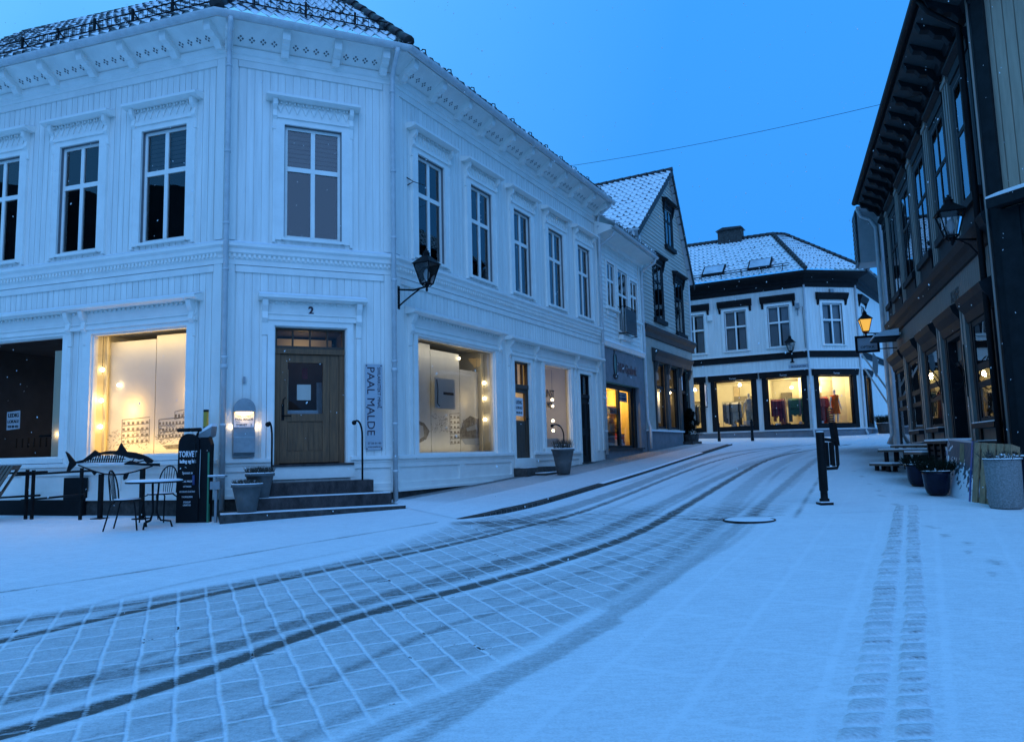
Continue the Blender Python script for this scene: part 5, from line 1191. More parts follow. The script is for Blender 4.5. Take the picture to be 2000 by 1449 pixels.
for k, (a, b, z) in enumerate(DS):
    m = MB(darkwin)
    for p_, q in ((a-.16, a), (b, b+.16)): m.box(FD, p_, q, 1.0, 3.92, -.02, .07)
    frame_rect(m, FD, a+.001, b-.001, z, 3.92, .10, -.18, .055)
    m.prof(FD, [(0, 3.92), (.08, 3.94), (.12, 4.12), (.22, 4.26), (.26, 4.40), (.0, 4.52)], a-.26, b+.26)
    if k != 1:
        m.box(FD, a+.10, b-.10, 2.95, 3.08, -.17, .05); m.box(FD, a+.10, b-.10, 2.62, 2.74, -.17, .05); m.box(FD, a-.1, b+.1, z-.1, z, -.05, .20); m.use(panelg); m.box(FD, a, b, 1.1, z-.1, -.06, .03); m.use(snow); m.box(FD, a-.1, b+.1, z, z+.02, .0, .19)
        m.use(darkwin); m.box(FD, a-.05, b+.05, z-.40, z-.34, 0, .16); m.use(snow); m.box(FD, a-.05, b+.05, z-.34, z-.325, 0, .155)
    else:
        m.use(panelg); m.box(FD, a+.1, b-.1, 3.35, 3.82, -.14, -.12); m.use(darkwin); m.box(FD, a+.1, b-.1, 3.25, 3.35, -.17, -.05)
    so2 = m.build('shop_window' if k != 1 else 'door_frame', dh)
    if k != 1:
        pane(so2, FD, a+.1, b-.1, z+.1, 2.62, .042, shopglass); pane(so2, FD, a+.1, b-.1, 2.74, 2.95, .042, mirror); pane(so2, FD, a+.1, b-.1, 3.08, 3.82, .042, mirror)
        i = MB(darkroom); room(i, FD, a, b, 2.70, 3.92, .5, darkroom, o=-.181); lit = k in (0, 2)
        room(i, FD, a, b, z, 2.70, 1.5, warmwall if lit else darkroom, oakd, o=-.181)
        i.use(ink); i.box(FD, a+.1, b-.1, z, z+.42, -.9, -.5)
        if lit: i.use(oakd); i.box(FD, a+.3, b-.2, z+.42, z+.5, -1.0, -.4); i.use(fabricgrey); i.box(FD, a+.15, a+.4, z+.1, z+.62, -.35, -.33); i.use(ink); i.box(FD, (a+b)/2, b-.3, z+.3, z+.75, -1.3, -1.2)
        else: i.use(fabricgrey); i.box(FD, a+.55, a+.8, z+.1, 2.6, -.3, -.28)
        i.build('shop_room', dh)
    else:
        d = MB(blacktrim); d.box(FD, a+.1, a+.72, z+.05, 3.25, -.7, -.64); d.box(FD, b-.72, b-.1, z+.05, 3.25, -.7, -.64); d.use(darkwin)
        for q in (a+.16, b-.66): frame_rect(d, FD, q, q+.5, z+.2, 3.1, .06, -.64, -.62)
        d.build('door', dh); i = MB(darkwin); room(i, FD, a+.1, b-.1, z, 3.25, .75, darkwin, stone, o=-.18); i.build('doorway', dh)
point(dh, FD.P(-1.2, 2.55, -.7), 10, (1, .74, .30), .08); point(dh, FD.P(-6.1, 2.5, -.6), 10, (1, .76, .38), .08)
pp = MB(stone); pp.box(FD, -12.9, .0, -.2, 1.0, -.3, .05); pp.build('plinth', dh)
# corner board, the canted end wall, shop ledge with snow
FE = Fr(FD.O, 156)
w = MB(mat('weathered_board', (.42, .34, .25), .6, .15, 4, .12, 60, stretch=(3, 3, .3))); boards_v(w, FE, 0, 5, .3, 10.2, [], .19, .022, .02); w.build('wall', dh)
w = MB(darkwin); w.box(FD, -.30, 0.0, .6, 9.5, -.02, .06); w.box(FE, -.02, .20, .6, 10.0, -.02, .07); w.build('corner_board', dh)
w = MB(iron); w.tube([FD.P(-.42, 9.9, .78), FD.P(-.42, 9.6, .6), FD.P(-.40, 9.2, .16), FD.P(-.38, 1.0, .14)], .055, 8); w.use(pil)
w.tube([FE.P(-.06, 9.8, .10), FE.P(-.06, 1.0, .10)], .02, 6); w.build('downpipe', dh)
w = MB(darkwin); w.prof(FE, [(0, 5.55), (.42, 5.50), (.42, 5.66), (0, 5.80)], .15, 5); w.box(FE, .15, .5, .6, 5.5, 0, .14); w.box(FE, .5, 5, 5.0, 5.5, 0, .12); w.use(snow); w.prof(FE, [(0, 5.805), (.43, 5.665), (.43, 5.70), (0, 5.87)], .15, 5); w.build('canopy', dh)
for (u, z, name) in ((-2.45, 3.0, 'scroll_bracket'), (-4.90, 3.0, 'scroll_bracket')):
    m = MB(iron); m.tube([FD.P(u, 3.55, .13), FD.P(u, 2.5, .13)], .012, 5)
    m.tube([FD.P(u, 2.62+.001*k*0+.34+.34*math.sin(k*.55-2.0)*(1 if k < 12 else .6), .15+.11*(1+math.cos(k*.9))) for k in range(14)], .012, 5); m.build(name, dh)
text(dh, 'wall_lettering', 'KAFE', FD, -3.4, 4.62, .012, .34, mat('faded_letters', (.06, .07, .07)), bold=.004)

# narrow pale house beyond it
ph = thing('pale_house', 'narrow pale house end with an overhanging grey box and downpipe beyond the dark timber house', 'house', FD.P(-13.4, 0) + Vector((0, 0, 1.4)))
w = MB(zincw); boards_v(w, FD, -13.75, -12.91, 1.2, 9.9, [], .17, .014, .012, .10); FP = Fr(FD.P(-13.75, 0, .10), d=-FD.n)
w.face([FP.P(0, 1.2, 0), FP.P(0, 9.9, 0), FP.P(6, 9.9, 0), FP.P(6, 1.2, 0)]); w.build('wall', ph)
w = MB(mat('pale_grey_board', (.40, .42, .42), .6, .1, 4)); w.box(FD, -14.2, -13.2, 7.85, 9.86, .11, .74); w.use(tiled)
for k in range(11): w.prof(FD, [(.74, 7.88+.17*k), (.82, 7.86+.17*k), (.80, 8.03+.17*k), (.74, 8.05+.17*k)], -14.2, -13.2)
w.build('overhang', ph)
w = MB(zincw); w.tube([FD.P(-13.15, 9.75, .74), FD.P(-13.15, 9.45, .62), FD.P(-13.12, 9.3, .35), FD.P(-13.1, 9.0, .20), FD.P(-13.1, 1.9, .20), FD.P(-13.05, 1.6, .34)], .06, 8); w.tube([FD.P(-13.5, 7.4, .18), FD.P(-13.5, 1.5, .18)], .05, 8); w.build('downpipe', ph)
aw = MB(darkwin); aw.box(FD, -11.7, -10.5, 4.84, 4.89, .1, .80); aw.use(snow); aw.prof(FD, [(.12, 4.89), (.82, 4.89), (.82, 4.93), (.5, 5.06), (.12, 5.10)], -11.72, -10.48); aw.build('canopy', ph)

# ================================================================= LANTERNS
amber = emis('glowing_pane', (1, .50, .07), .85)
def lantern(name, label, fr, u, z, reach, zb, lit=False, s=1.0, group=None, up=False):
    """bracket on a wall with a four-sided tapering lantern at its end; z is the lantern's foot"""
    t = thing(name, label, 'wall lantern', fr.P(u, zb, .02), group)
    m = MB(iron); m.box(fr, u-.04, u+.04, zb-.25, zb+.22, .0, .035)
    if up:
        m.box(fr, u-.09, u+.09, zb-.30, zb-.25, 0, .1); m.tube([fr.P(u, zb-.1, .03), fr.P(u, zb+.05, reach), fr.P(u, z, reach)], .022*s, 6)
    else:
        m.tube([fr.P(u, zb+.15, .02), fr.P(u, z-.06, reach*.55), fr.P(u, z-.03, reach)], .024*s, 7)
        m.tube([fr.P(u, zb-.2, .02), fr.P(u, zb-.12, reach*.2), fr.P(u, z-.17, reach*.45), fr.P(u, z-.06, reach*.75)], .02*s, 7)
    m.build('bracket', t)
    c = fr.P(u, z, reach); h = .52*s; r0 = .13*s; r1 = .27*s; rot = 45
    def ring(r, zz_, k): a = math.atan2(fr.n.y, fr.n.x)+R_(rot+90*k); return c + Vector((math.cos(a)*r*1.414/1.2, math.sin(a)*r*1.414/1.2, zz_))
    cg = MB(iron); cg.lathe(c, [(.02*s, -.16*s), (.035*s, -.12*s), (.025*s, -.08*s), (.06*s, -.03*s), (.05*s, 0)], 10)
    for k in range(4):
        cg.tube([ring(r0, .03*s, k), ring(r1, h, k)], .016*s, 6); cg.tube([ring(r0, .03*s, k), ring(r0, .03*s, k+1)], .018*s, 6); cg.tube([ring(r1, h, k), ring(r1, h, k+1)], .018*s, 6)
        cg.tube([ring(.05*s, -.05*s, k), ring(r0, .03*s, k)], .012*s, 5)
    cg.build('cage', t)
    cp = MB(iron)
    for k in range(4):
        a, b = ring(r1*1.18, h, k), ring(r1*1.18, h, k+1); e, f = ring(.09*s, h+.20*s, k), ring(.09*s, h+.20*s, k+1); cp.face([a, b, f, e]); cp.face([b, a, c+Vector((0, 0, h-.01))])
    cp.lathe(c, [(.09*s, h+.19*s), (.08*s, h+.26*s), (.10*s, h+.27*s), (.06*s, h+.29*s), (.065*s, h+.33*s), (.02*s, h+.35*s), (.03*s, h+.38*s), (.001, h+.40*s)], 10)
    cp.build('cap', t)
    for k in range(4):
        g_ = MB(lampglass if not lit else amber); g_.face([ring(r0*.97, .04*s, k), ring(r0*.97, .04*s, k+1), ring(r1*.97, h-.01, k+1), ring(r1*.97, h-.01, k)]); g_.build('glass_pane', t)
    b = MB(emis('lamp_glow', (1, .55, .10), 9) if lit else mat('milk_glass', (.55, .56, .55), .3)); b.lathe(c, [(.02*s, .10*s), (.06*s, .18*s), (.075*s, .28*s), (.05*s, .36*s), (.01, .40*s)], 10); b.build('bulb', t)
    if lit: point(t, c+Vector((0, 0, .25*s)), 5, (1, .62, .20), .06)
    return t
lantern('wall_lantern', 'unlit black street lantern on a curved arm at the chamfered corner of the white house', FR, .12, 4.90, .72, 4.75, s=.80)
lantern('wall_lantern', 'large unlit black lantern on an arm in front of the dark timber house', FD, -.80, 5.36, .50, 5.12, s=.90)
lantern('wall_lantern', 'lit yellow lantern glowing above the small framed hanging sign', FD, -12.0, 5.25, .87, 5.2, lit=True, s=.82)
lantern('wall_lantern', 'small unlit lantern standing on a bracket of the far clothes shop house', FFL, -.72, 6.22, .35, 6.0, s=.88, up=True)
hs = thing('hanging_sign', 'square white sign reading OPTIKK in a dark frame under the lit lantern', 'sign', FD.P(-12.0, 4.95, .9))
bf = Fr(FD.P(-12.0, 0, 0), d=-FD.n)
m = MB(iron); frame_rect(m, bf, -1.22, -.50, 4.58, 5.14, .07, -.04, .04); m.tube([bf.P(-.5, 4.9, 0), bf.P(0, 4.9, 0)], .018, 5); m.tube([bf.P(-.5, 4.68, 0), bf.P(0, 4.68, 0)], .018, 5); m.build('frame', hs)
m = MB(signgrey); m.box(bf, -1.15, -.57, 4.65, 5.07, -.02, .02); m.build('panel', hs); text(hs, 'lettering', 'OPTIKK', bf, -.86, 4.72, .022, .12, ink, bold=.002)
fl = thing('flag_pole', 'white slanting pole with a furled flag on the pale house beyond the dark one', 'flag pole', FD.P(-13.3, 3.6, .2))
m = MB(white2); m.tube([FD.P(-13.3, 3.4, .2), FD.P(-13.3, 4.75, .95)], .03, 6); m.tube([FD.P(-13.35, 2.9, .2), FD.P(-13.4, 4.2, .85)], .028, 6); m.build('pole', fl); m = MB(fabricgrey); m.prism(bf.at(-.1), [(-.80, 3.95), (-.76, 4.45), (-.62, 4.2), (-.66, 3.8), (-.72, 3.65)], 1.25, 1.29); m.build('flag', fl)
u_, z_ = FR.px(1110, 325, .6); u2, z2 = FD.px(1832, 178)
m = MB(iron); a = FR.P(u_, z_, .6); b = FD.P(u2, z2, .1); m.tube([a+(b-a)*t - Vector((0, 0, .12*4*t*(1-t))) for t in np.linspace(0, 1, 24)], .0055, 5)
m.tube([FR.P(u_, z_+.05, .55), a, FR.P(u_, z_-.08, .5)], .012, 5); tag(m.build('overhead_cable', loc=a), 'thin dark cable strung across the street from the white house to the dark house', 'cable')

u_, z_ = FR.px(800, 357); m = MB(iron); m.tube([FR.P(u_-.1, z_+.08, 0), FR.P(u_, z_, .1), FR.P(u_-.08, z_-.08, 0)], .013, 5); m.tube([FR.P(u_, z_, .1), FR.P(u_+.35, z_+.03, .12)], .008, 5); m.build('wall_hook', house)
# ================================================================= THINGS ON AND BEFORE THE CORNER HOUSE
t = thing('entrance_steps', 'dark red granite steps below the oak corner door, snow on the lowest tread', 'steps', FC.P(1.6, .65, .5))
m = MB(stonered); m.box(FC, .72, 2.62, .5, 1.19, .0, .48); m.build('step', t)
m = MB(stonered); m.box(FC, .56, 2.86, .5, .955, .0, .86); m.use(snow); m.box(FC, .57, 2.85, .955, .963, .485, .85); m.build('step', t)
m = MB(stone); m.box(FC, -.02, 3.05, .4, .735, .0, 1.14); m.use(snow); m.box(FC, -.01, 3.04, .735, .75, .865, 1.13); m.build('step', t)
def handrail(label, fr, u, zb, zt, o, hook, group):
    t = thing('handrail', label, 'handrail', fr.P(u, zb, o), group); m = MB(iron)
    m.tube([fr.P(u, zb, o), fr.P(u, zt-.28, o)]+[fr.P(u-hook*.5*(1-math.cos(R_(a))), zt-.28+.28*math.sin(R_(a)), o) for a in range(15, 121, 15)], .018, 8); m.build('rail', t)
    e = fr.P(u-hook*.5*(1-math.cos(R_(120))), zt-.28+.28*math.sin(R_(120)), o); m = MB(iron); m.ball(e, .045); m.build('knob', t)
handrail('curved black handrail left of the oak corner door', FC, .84, 1.19, 2.26, .36, .10, 'curved handrails by the doors'); handrail('curved black handrail right of the oak corner door', FC, 2.44, 1.19, 2.28, .36, .20, 'curved handrails by the doors')
handrail('curved black handrail before the lit brown street door', FR, 6.35, 1.25, 2.32, .62, .9, 'curved handrails by the doors')
t = thing('entrance_steps', 'two dark stone steps below the lit brown street door', 'steps', FR.P(5.3, .95, .4))
m = MB(stone); m.box(FR, 4.62, 6.42, .7, 1.24, 0, .42); m.use(snow); m.box(FR, 4.66, 5.2, 1.24, 1.25, .2, .41); m.build('step', t); m = MB(stone); m.box(FR, 5.0, 6.7, .7, 1.10, .0, .74); m.use(snow); m.box(FR, 5.02, 6.68, 1.10, 1.112, .43, .73); m.build('step', t)
m = MB(stone); m.box(FR, 8.75, 9.8, .9, 1.28, 0, .25); tag(m.build('door_step', loc=FR.P(9.3, 1.2, .1)), 'low stone step below the narrow black door', 'step')
# mailbox with lamp
t = thing('letter_box', 'grey wall letter box with an arched lamp lighting a name plate', 'letter box', FC.P(.38, 1.7, .05))
m = MB(zinc); ar = [(.20, 2.50), (.20, 1.66), (.57, 1.66), (.57, 2.50)]+[(.385+.185*math.cos(R_(a)), 2.50+.20*math.sin(R_(a))) for a in range(15, 166, 15)]; m.prism(FC, ar, .035, .06)
hd = [(.20, 2.46), (.57, 2.46), (.57, 2.50)]+[(.385+.185*math.cos(R_(a)), 2.50+.20*math.sin(R_(a))) for a in range(15, 166, 15)]+[(.20, 2.50)]; m.prism(FC, hd, .06, .20); m.build('hood', t)
m = MB(zinc); m.box(FC, .205, .565, 1.72, 2.10, .06, .22); m.box(FC, .205, .565, 2.10, 2.14, .06, .17); m.prof(FC, [(.22, 2.02), (.235, 2.0), (.235, 1.74), (.22, 1.72)], .21, .56); m.build('box', t)
m = MB(paleletter); m.box(FC, .215, .555, 2.19, 2.45, .06, .075); m.build('name_plate', t)
text(t, 'lettering', 'SIVILARKITEKT', FC, .385, 2.37, .076, .034, ink); text(t, 'lettering', 'PAAL MALDE', FC, .385, 2.315, .076, .052, ink, bold=.001); text(t, 'lettering', 'MNAL', FC, .28, 2.278, .076, .028, ink); text(t, 'lettering', 'TORVET    2', FC, .385, 2.215, .076, .05, ink, bold=.001)
m = MB(emis('letterbox_lamp', (1, .66, .22), 9)); m.box(FC, .24, .53, 2.435, 2.455, .10, .18); m.build('lamp', t)
point(t, FC.P(.385, 2.42, .13), .9, (1, .66, .25), .02); point(t, FC.P(.165, 2.2, .05), .7, (1, .72, .36), .02); point(t, FC.P(.61, 2.2, .05), .7, (1, .72, .36), .02)
m = MB(zinc); m.box(FC, .36, .40, 2.98, 3.10, .0, .05); m.build('bell_push', t)
# vertical sign
t = thing('name_sign', 'tall narrow acrylic sign reading PAAL MALDE downwards right of the oak door', 'sign', FC.P(2.73, 1.75, .03))
m = MB(signgrey); m.box(FC, 2.565, 2.895, 1.735, 3.38, .03, .042); m.build('panel', t); m = MB(iron)
for u in (2.59, 2.87):
    for z in (1.76, 2.55, 3.35): m.tube([FC.P(u, z, 0), FC.P(u, z, .052)], .012, 6)
m.build('bolts', t)['kind'] = 'stuff'
text(t, 'lettering', 'PAAL MALDE', FC, 2.602, 3.335, .044, .208, darkletter, down=True, align='LEFT', squeeze=1.10); text(t, 'lettering', 'SIVILARKITEKT MNAL', FC, 2.80, 3.325, .044, .088, darkletter, down=True, align='LEFT', squeeze=.95)
text(t, 'lettering', '37 25 01 43', FC, 2.735, 1.845, .044, .054, darkletter); text(t, 'lettering', 'www.malde.no', FC, 2.735, 1.785, .044, .040, darkletter)
# plants
def twigs(mb, c, r, h, n, lean=.5):
    for k in range(n):
        a = random.uniform(0, 6.283); q = r*math.sqrt(random.random())*.85; b = c+Vector((math.cos(a)*q, math.sin(a)*q, 0)); hh = h*random.uniform(.5, 1)
        d = Vector((math.cos(a)*lean*q/r+random.uniform(-.25, .25), math.sin(a)*lean*q/r+random.uniform(-.25, .25), 1))*hh; w_ = Vector((random.uniform(-1, 1), random.uniform(-1, 1), 0)).normalized()*.007
        mb.face([b-w_, b+w_, b+d*.6+w_*.7, b+d, b+d*.6-w_*.7])
        e = b+d*.6
        for s_ in range(2): f_ = Vector((random.uniform(-1, 1), random.uniform(-1, 1), 1.2))*hh*.28; mb.face([e-w_*.6, e+w_*.6, e+f_])
def pot(name, label, loc, r0, r1, h, m_, plant=.25, n=260, prof=None, group=None, pm=None, lean=.6):
    t = thing(name, label, 'plant pot', loc, group); loc = Vector(loc)
    b = MB(m_); b.lathe(loc, prof or [(.01, 0), (r0, 0), (r0+(r1-r0)*.5, h*.5), (r1, h-.05), (r1+.02, h-.05), (r1+.02, h), (r1-.025, h), (r1-.03, h-.06)], 28); b.build('pot', t)
    b = MB(soil); b.lathe(loc, [(r1-.03, h-.06), (.001, h-.05)], 24); b.use(snow); b.lathe(loc, [(r1+.021, h+.001), (r1+.01, h+.014), (r1-.015, h+.014), (r1-.026, h+.001)], 28); b.build('soil', t)
    if n:
        b = MB(pm or twig); twigs(b, loc+Vector((0, 0, h-.06)), r1, plant, n, lean); b.use(snow)
        for k in range(30): a = random.uniform(0, 6.28); q = r1*.8*math.sqrt(random.random()); b.ball(loc+Vector((math.cos(a)*q, math.sin(a)*q, h+plant*random.uniform(0, .3))), random.uniform(.008, .018), 5)
        b.build('plant', t)
    return t
pot('plant_pot', 'tapered grey pot with low dry heather on the lowest step, the front one of two', FC.P(.40, .75, .98), .15, .235, .46, potgrey, .16, 320)
pot('plant_pot', 'tapered grey pot with dry heather standing higher behind the front pot by the oak door', FC.P(.62, .955, .68), .15, .225, .42, potgrey, .20, 340)
q = G(1101, 932); pot('plant_pot', 'tall tapered grey pot with spiky plant below the street-side shop window', Vector((q.x, q.y, gz(q.x, q.y)+.08)), .16, .27, .62, potgrey, .36, 160, lean=.3)
# bicycle service station
FT = Fr(G(362, 1021), 100)
t = thing('service_station', 'black round-topped bike charging and air station lettered TORVET with snow on top', 'bike station', FT.P(0, .6))
zb = .60
m = MB(blackboard); m.prism(FT, [(-.18, zb-.02), (.22, zb-.02), (.22, zb+1.30), (.20, zb+1.40)]+[(.02+.18*math.cos(R_(a)), zb+1.30+.17*math.sin(R_(a))) for a in range(45, 181, 15)], -.06, .0); m.build('front_panel', t)
m = MB(blackboard); m.prism(FT.at(.22, 0), [(0, zb-.02), (.18, zb-.02), (.20, zb+1.28), (.16, zb+1.40), (0, zb+1.40)], -.12, -.02); m.use(greenp); m.box(FT, .375, .405, zb, zb+1.15, -.05, -.01); m.build('side_panel', t)
m = MB(zinc); m.prism(FT, [(.14, zb+1.30), (.40, zb+1.42), (.42, zb+1.58), (.16, zb+1.44)], -.20, -.04); m.use(snow); m.prism(FT, [(.15, zb+1.44), (.42, zb+1.58), (.41, zb+1.63), (.2, zb+1.51)], -.20, -.04); m.build('top_box', t)
m = MB(iron)
for a, b in ((-.16, .06), (.08, .26)): m.tube([FT.P(a, zb+1.53, .02), FT.P(b, zb+1.53, .02)], .032, 8)
m.tube([FT.P(.18, zb+1.5, -.05), FT.P(.13, zb+1.35, .0)], .02, 6); m.build('handlebar', t)
m = MB(iron); m.tube([FT.P(.16, zb+1.3, .02), FT.P(.17, zb+.9, .03), FT.P(.15, zb+.75, .03)], .008, 5); m.use(mat('blue_handle', (.03, .05, .16))); m.tube([FT.P(.15, zb+.78, .03), FT.P(.155, zb+.62, .03)], .022, 7); m.use(zinc); m.tube([FT.P(.25, zb+1.2, .0), FT.P(.245, zb+.6, .01), FT.P(.25, zb+.4, 0)], .007, 5); m.build('hose', t)
for s, z, h in (('TORVET', 1.085, .135), ('lading og luft', .985, .08), ('Sponset av', .80, .062), ('PAAL MALDE', .665, .045), ('LITTMANN', .58, .042), ('ØSTERHUS ELEKTRO', .495, .042), ('THORKILDSEN', .41, .042), ('SYKKELBY', .325, .042), ('GRIMSTAD', .275, .042)):
    text(t, 'lettering', s, FT, .02, zb+z, .001, h, paleletter, squeeze=.66 if s == 'TORVET' else .72, bold=.003 if z > .9 else 0)
q = FL_.P(-.10, 0, .25); t = thing('marker_pole', 'thin black pole with a yellow band standing behind the black station', 'pole', Vector((q.x, q.y, gz(q.x, q.y))))
m = MB(blackboard); m.box(FL_, -.14, -.08, .55, 2.20, .22, .28); m.box(FL_, -.141, -.079, 2.46, 2.50, .219, .281); m.build('pole', t); m = MB(yellow); m.box(FL_, -.14, -.08, 2.20, 2.46, .22, .28); m.build('band', t)
FA = Fr(G(421, 1020), 90); t = thing('ashtray_post', 'small zinc ashtray box on a slim post beside the downpipe', 'ashtray', FA.P(0, .58))
m = MB(zinc); m.box(FA, -.02, .02, .55, 1.14, -.02, .02); m.build('post', t); m = MB(zinc); m.box(FA, -.08, .08, 1.14, 1.27, -.06, .06); m.build('box', t); m = MB(zinc); m.box(FA, -.12, .16, 1.34, 1.36, -.06, .06); m.box(FA, -.01, .01, 1.27, 1.34, -.02, .02); m.use(snow); m.box(FA, -.12, .16, 1.36, 1.375, -.06, .06); m.build('roof', t)
# bistro set
def bistro_chair(label):
    t = thing('bistro_chair', label, 'chair', (0, 0, 0), 'black wire bistro chairs'); Wd = Fr((0, 0), 90)
    P = lambda x, y, z: Vector((x, y, z))
    m = MB(iron); m.lathe((0, 0, .45), [(.001, 0), (.20, 0), (.21, .01), (.20, .022), (.001, .022)], 22); m.use(snow); m.lathe((0, 0, .472), [(.195, 0), (.19, .012), (.001, .016)], 22); m.build('seat', t)
    for sx in (-1, 1):
        m = MB(iron); m.tube([P(.15*sx, .13, .45), P(.19*sx, .17, .43), P(.20*sx, .20, .22), P(.22*sx, .23, 0)], .012, 6); m.build('leg', t)
        m = MB(iron); m.tube([P(.15*sx, -.13, .45), P(.19*sx, -.18, .40), P(.20*sx, -.22, .2), P(.21*sx, -.27, 0)], .012, 6); m.build('leg', t)
    m = MB(iron); arcp = [P(.17*math.cos(a)*(1+.12*math.sin(a)), -.19-.07*math.sin(a), .47+.46*max(0, math.sin(a))**.7) for a in np.linspace(0, math.pi, 17)]; m.tube(arcp, .012, 6)
    for k in range(1, 6): a = -.14+.28*k/6; zt = .47+.46*max(0, 1-(a/.18)**2)**.35*.98; m.tube([P(a*.8, -.19, .47), P(a, -.255, zt)], .006, 5)
    m.build('backrest', t); return t
c1 = bistro_chair('black wire bistro chair seen from the side, left of the round table'); q = G(247, 1034); c1.location = (q.x, q.y, q.z); c1.rotation_euler = (0, 0, R_(-82))
c2 = copy_tree(c1); q = G(312, 1018); c2.location = (q.x, q.y, q.z); c2.rotation_euler = (0, 0, R_(172)); c2['label'] = 'black wire bistro chair with its hooped back behind the round table'
q = G(300, 1031); t = thing('bistro_table', 'small round metal table with snow on its top between the two wire chairs', 'table', q)
m = MB(iron); m.lathe(q, [(.001, .71), (.42, .71), (.43, .725), (.42, .735)], 28); m.use(snow); m.lathe(q, [(.415, .735), (.41, .755), (.35, .765), (.001, .768)], 28); m.build('table_top', t)
m = MB(iron)
for a in (0, 2.09, 4.19): d = Vector((math.cos(a+.4), math.sin(a+.4), 0)); m.tube([q+d*.06+Vector((0, 0, .70)), q+d*.035+Vector((0, 0, .25)), q+d*.10+Vector((0, 0, .12)), q+d*.24+Vector((0, 0, .10)), q+d*.27], .016, 6)
m.build('pedestal', t)
# steel fish
FF = Fr(G(240, 1013), 107.5)
t = thing('fish_sculpture', 'black cut-out steel mackerel mounted on two posts before the lit window', 'sculpture', FF.P(0, FF.px(240, 1013)[1]))
cp = lambda x, y: FF.px(x/5.882, 860+y/5.882)
m = MB(blackboard)
body = [(870, 243), (960, 222), (1000, 190), (1040, 160), (1095, 112), (1140, 140), (1250, 121), (1340, 117), (1355, 110), (1393, 30), (1430, 85), (1455, 126), (1560, 140), (1640, 163), (1700, 188), (1762, 228), (1745, 258), (1700, 262), (1650, 215), (1600, 222), (1560, 205), (1500, 205), (1430, 182), (1300, 160), (1180, 160), (1080, 190), (1000, 235), (960, 250), (870, 275)]
m.prism(FF, [cp(*p) for p in body[::-1]], -.012, .012)
m.prism(FF, [cp(*p) for p in [(755, 127), (790, 150), (872, 250), (870, 280), (800, 350), (762, 376), (785, 300), (800, 250), (785, 205)][::-1]], -.012, .012)
m.build('body', t)
m = MB(blackboard)
for k in range(17):
    x = 990+26*k; m.tube([FF.P(*cp(x+8*math.sin(k*1.7)+14, 170 if k > 3 else 205)), FF.P(*cp(x+4, 212)), FF.P(*cp(x-6, 250))], .011, 5)
m.tube([FF.P(*cp(960, 222)), FF.P(*cp(1440, 214))], .008, 5); m.build('ribs', t)
m = MB(blackboard); m.prism(FF, [cp(*p) for p in [(1430, 265), (1500, 232), (1620, 262), (1790, 262), (1832, 262), (1832, 296), (1700, 290), (1560, 283), (1440, 280)][::-1]], -.014, .014); m.tube([FF.P(*cp(1700, 262)), FF.P(*cp(1660, 230)), FF.P(*cp(1580, 250))], .012, 5); m.tube([FF.P(*cp(1520, 240)), FF.P(*cp(1545, 200)), FF.P(*cp(1600, 215))], .011, 5); m.build('jaw', t)
m = MB(blackboard); m.tube([FF.P(*cp(*p)) for p in [(900, 283), (980, 315), (1080, 352), (1200, 385), (1300, 393), (1420, 386), (1560, 355), (1680, 318), (1752, 292)]], .013, 6); m.prism(FF, [cp(*p) for p in [(1040, 340), (1112, 368), (1085, 398)][::-1]], -.012, .012); m.prism(FF, [cp(*p) for p in [(1428, 386), (1478, 380), (1455, 440), (1425, 455), (1418, 430)][::-1]], -.012, .012); m.build('belly', t)
zg = FF.px(240, 1013)[1]
for x, y in ((1165, 385), (1640, 330)):
    u_, z_ = cp(x, y); m = MB(iron); m.box(FF, u_-.035, u_+.035, zg-.05, z_, -.03, .03); m.box(FF, u_-.12, u_+.12, zg-.05, zg+.015, -.1, .1); m.build('post', t)
m = MB(snow); m.tube([FF.P(*cp(885, 268)), FF.P(*cp(1430, 268))], .014, 6); m.build('snow_line', t)
# basement railing and pallet at the left edge
FRl = Fr(G(60, 1014), 107.5); zg = FRl.px(60, 1014)[1]
t = thing('area_railing', 'low black iron railing in front of the dark basement window at the left edge', 'railing', FRl.P(0, zg))
m = MB(iron)
for p_ in (((-5, 925), (92, 921)), ((30, 928), (178, 919)), ((-5, 972), (78, 967)), ((42, 977), (168, 965))): m.tube([FRl.P(*FRl.px(*q)) for q in p_], .02, 6)
m.build('rail', t)
for x, y in ((54, 919), (66, 920), (160, 916)):
    u_, z_ = FRl.px(x, y); m = MB(iron); m.box(FRl, u_-.025, u_+.025, zg-.1, z_+.02, -.02, .02); m.build('post', t)
m = MB(blackboard); m.box(FL_, -9, -2.95, .3, .95, .04, .12); m.box(FL_, -3.45, -2.92, .9, 1.36, .05, .10); m.use(stone); m.box(FL_, -5.6, -2.9, .3, .62, .04, .55); m.build('basement_wall', house)
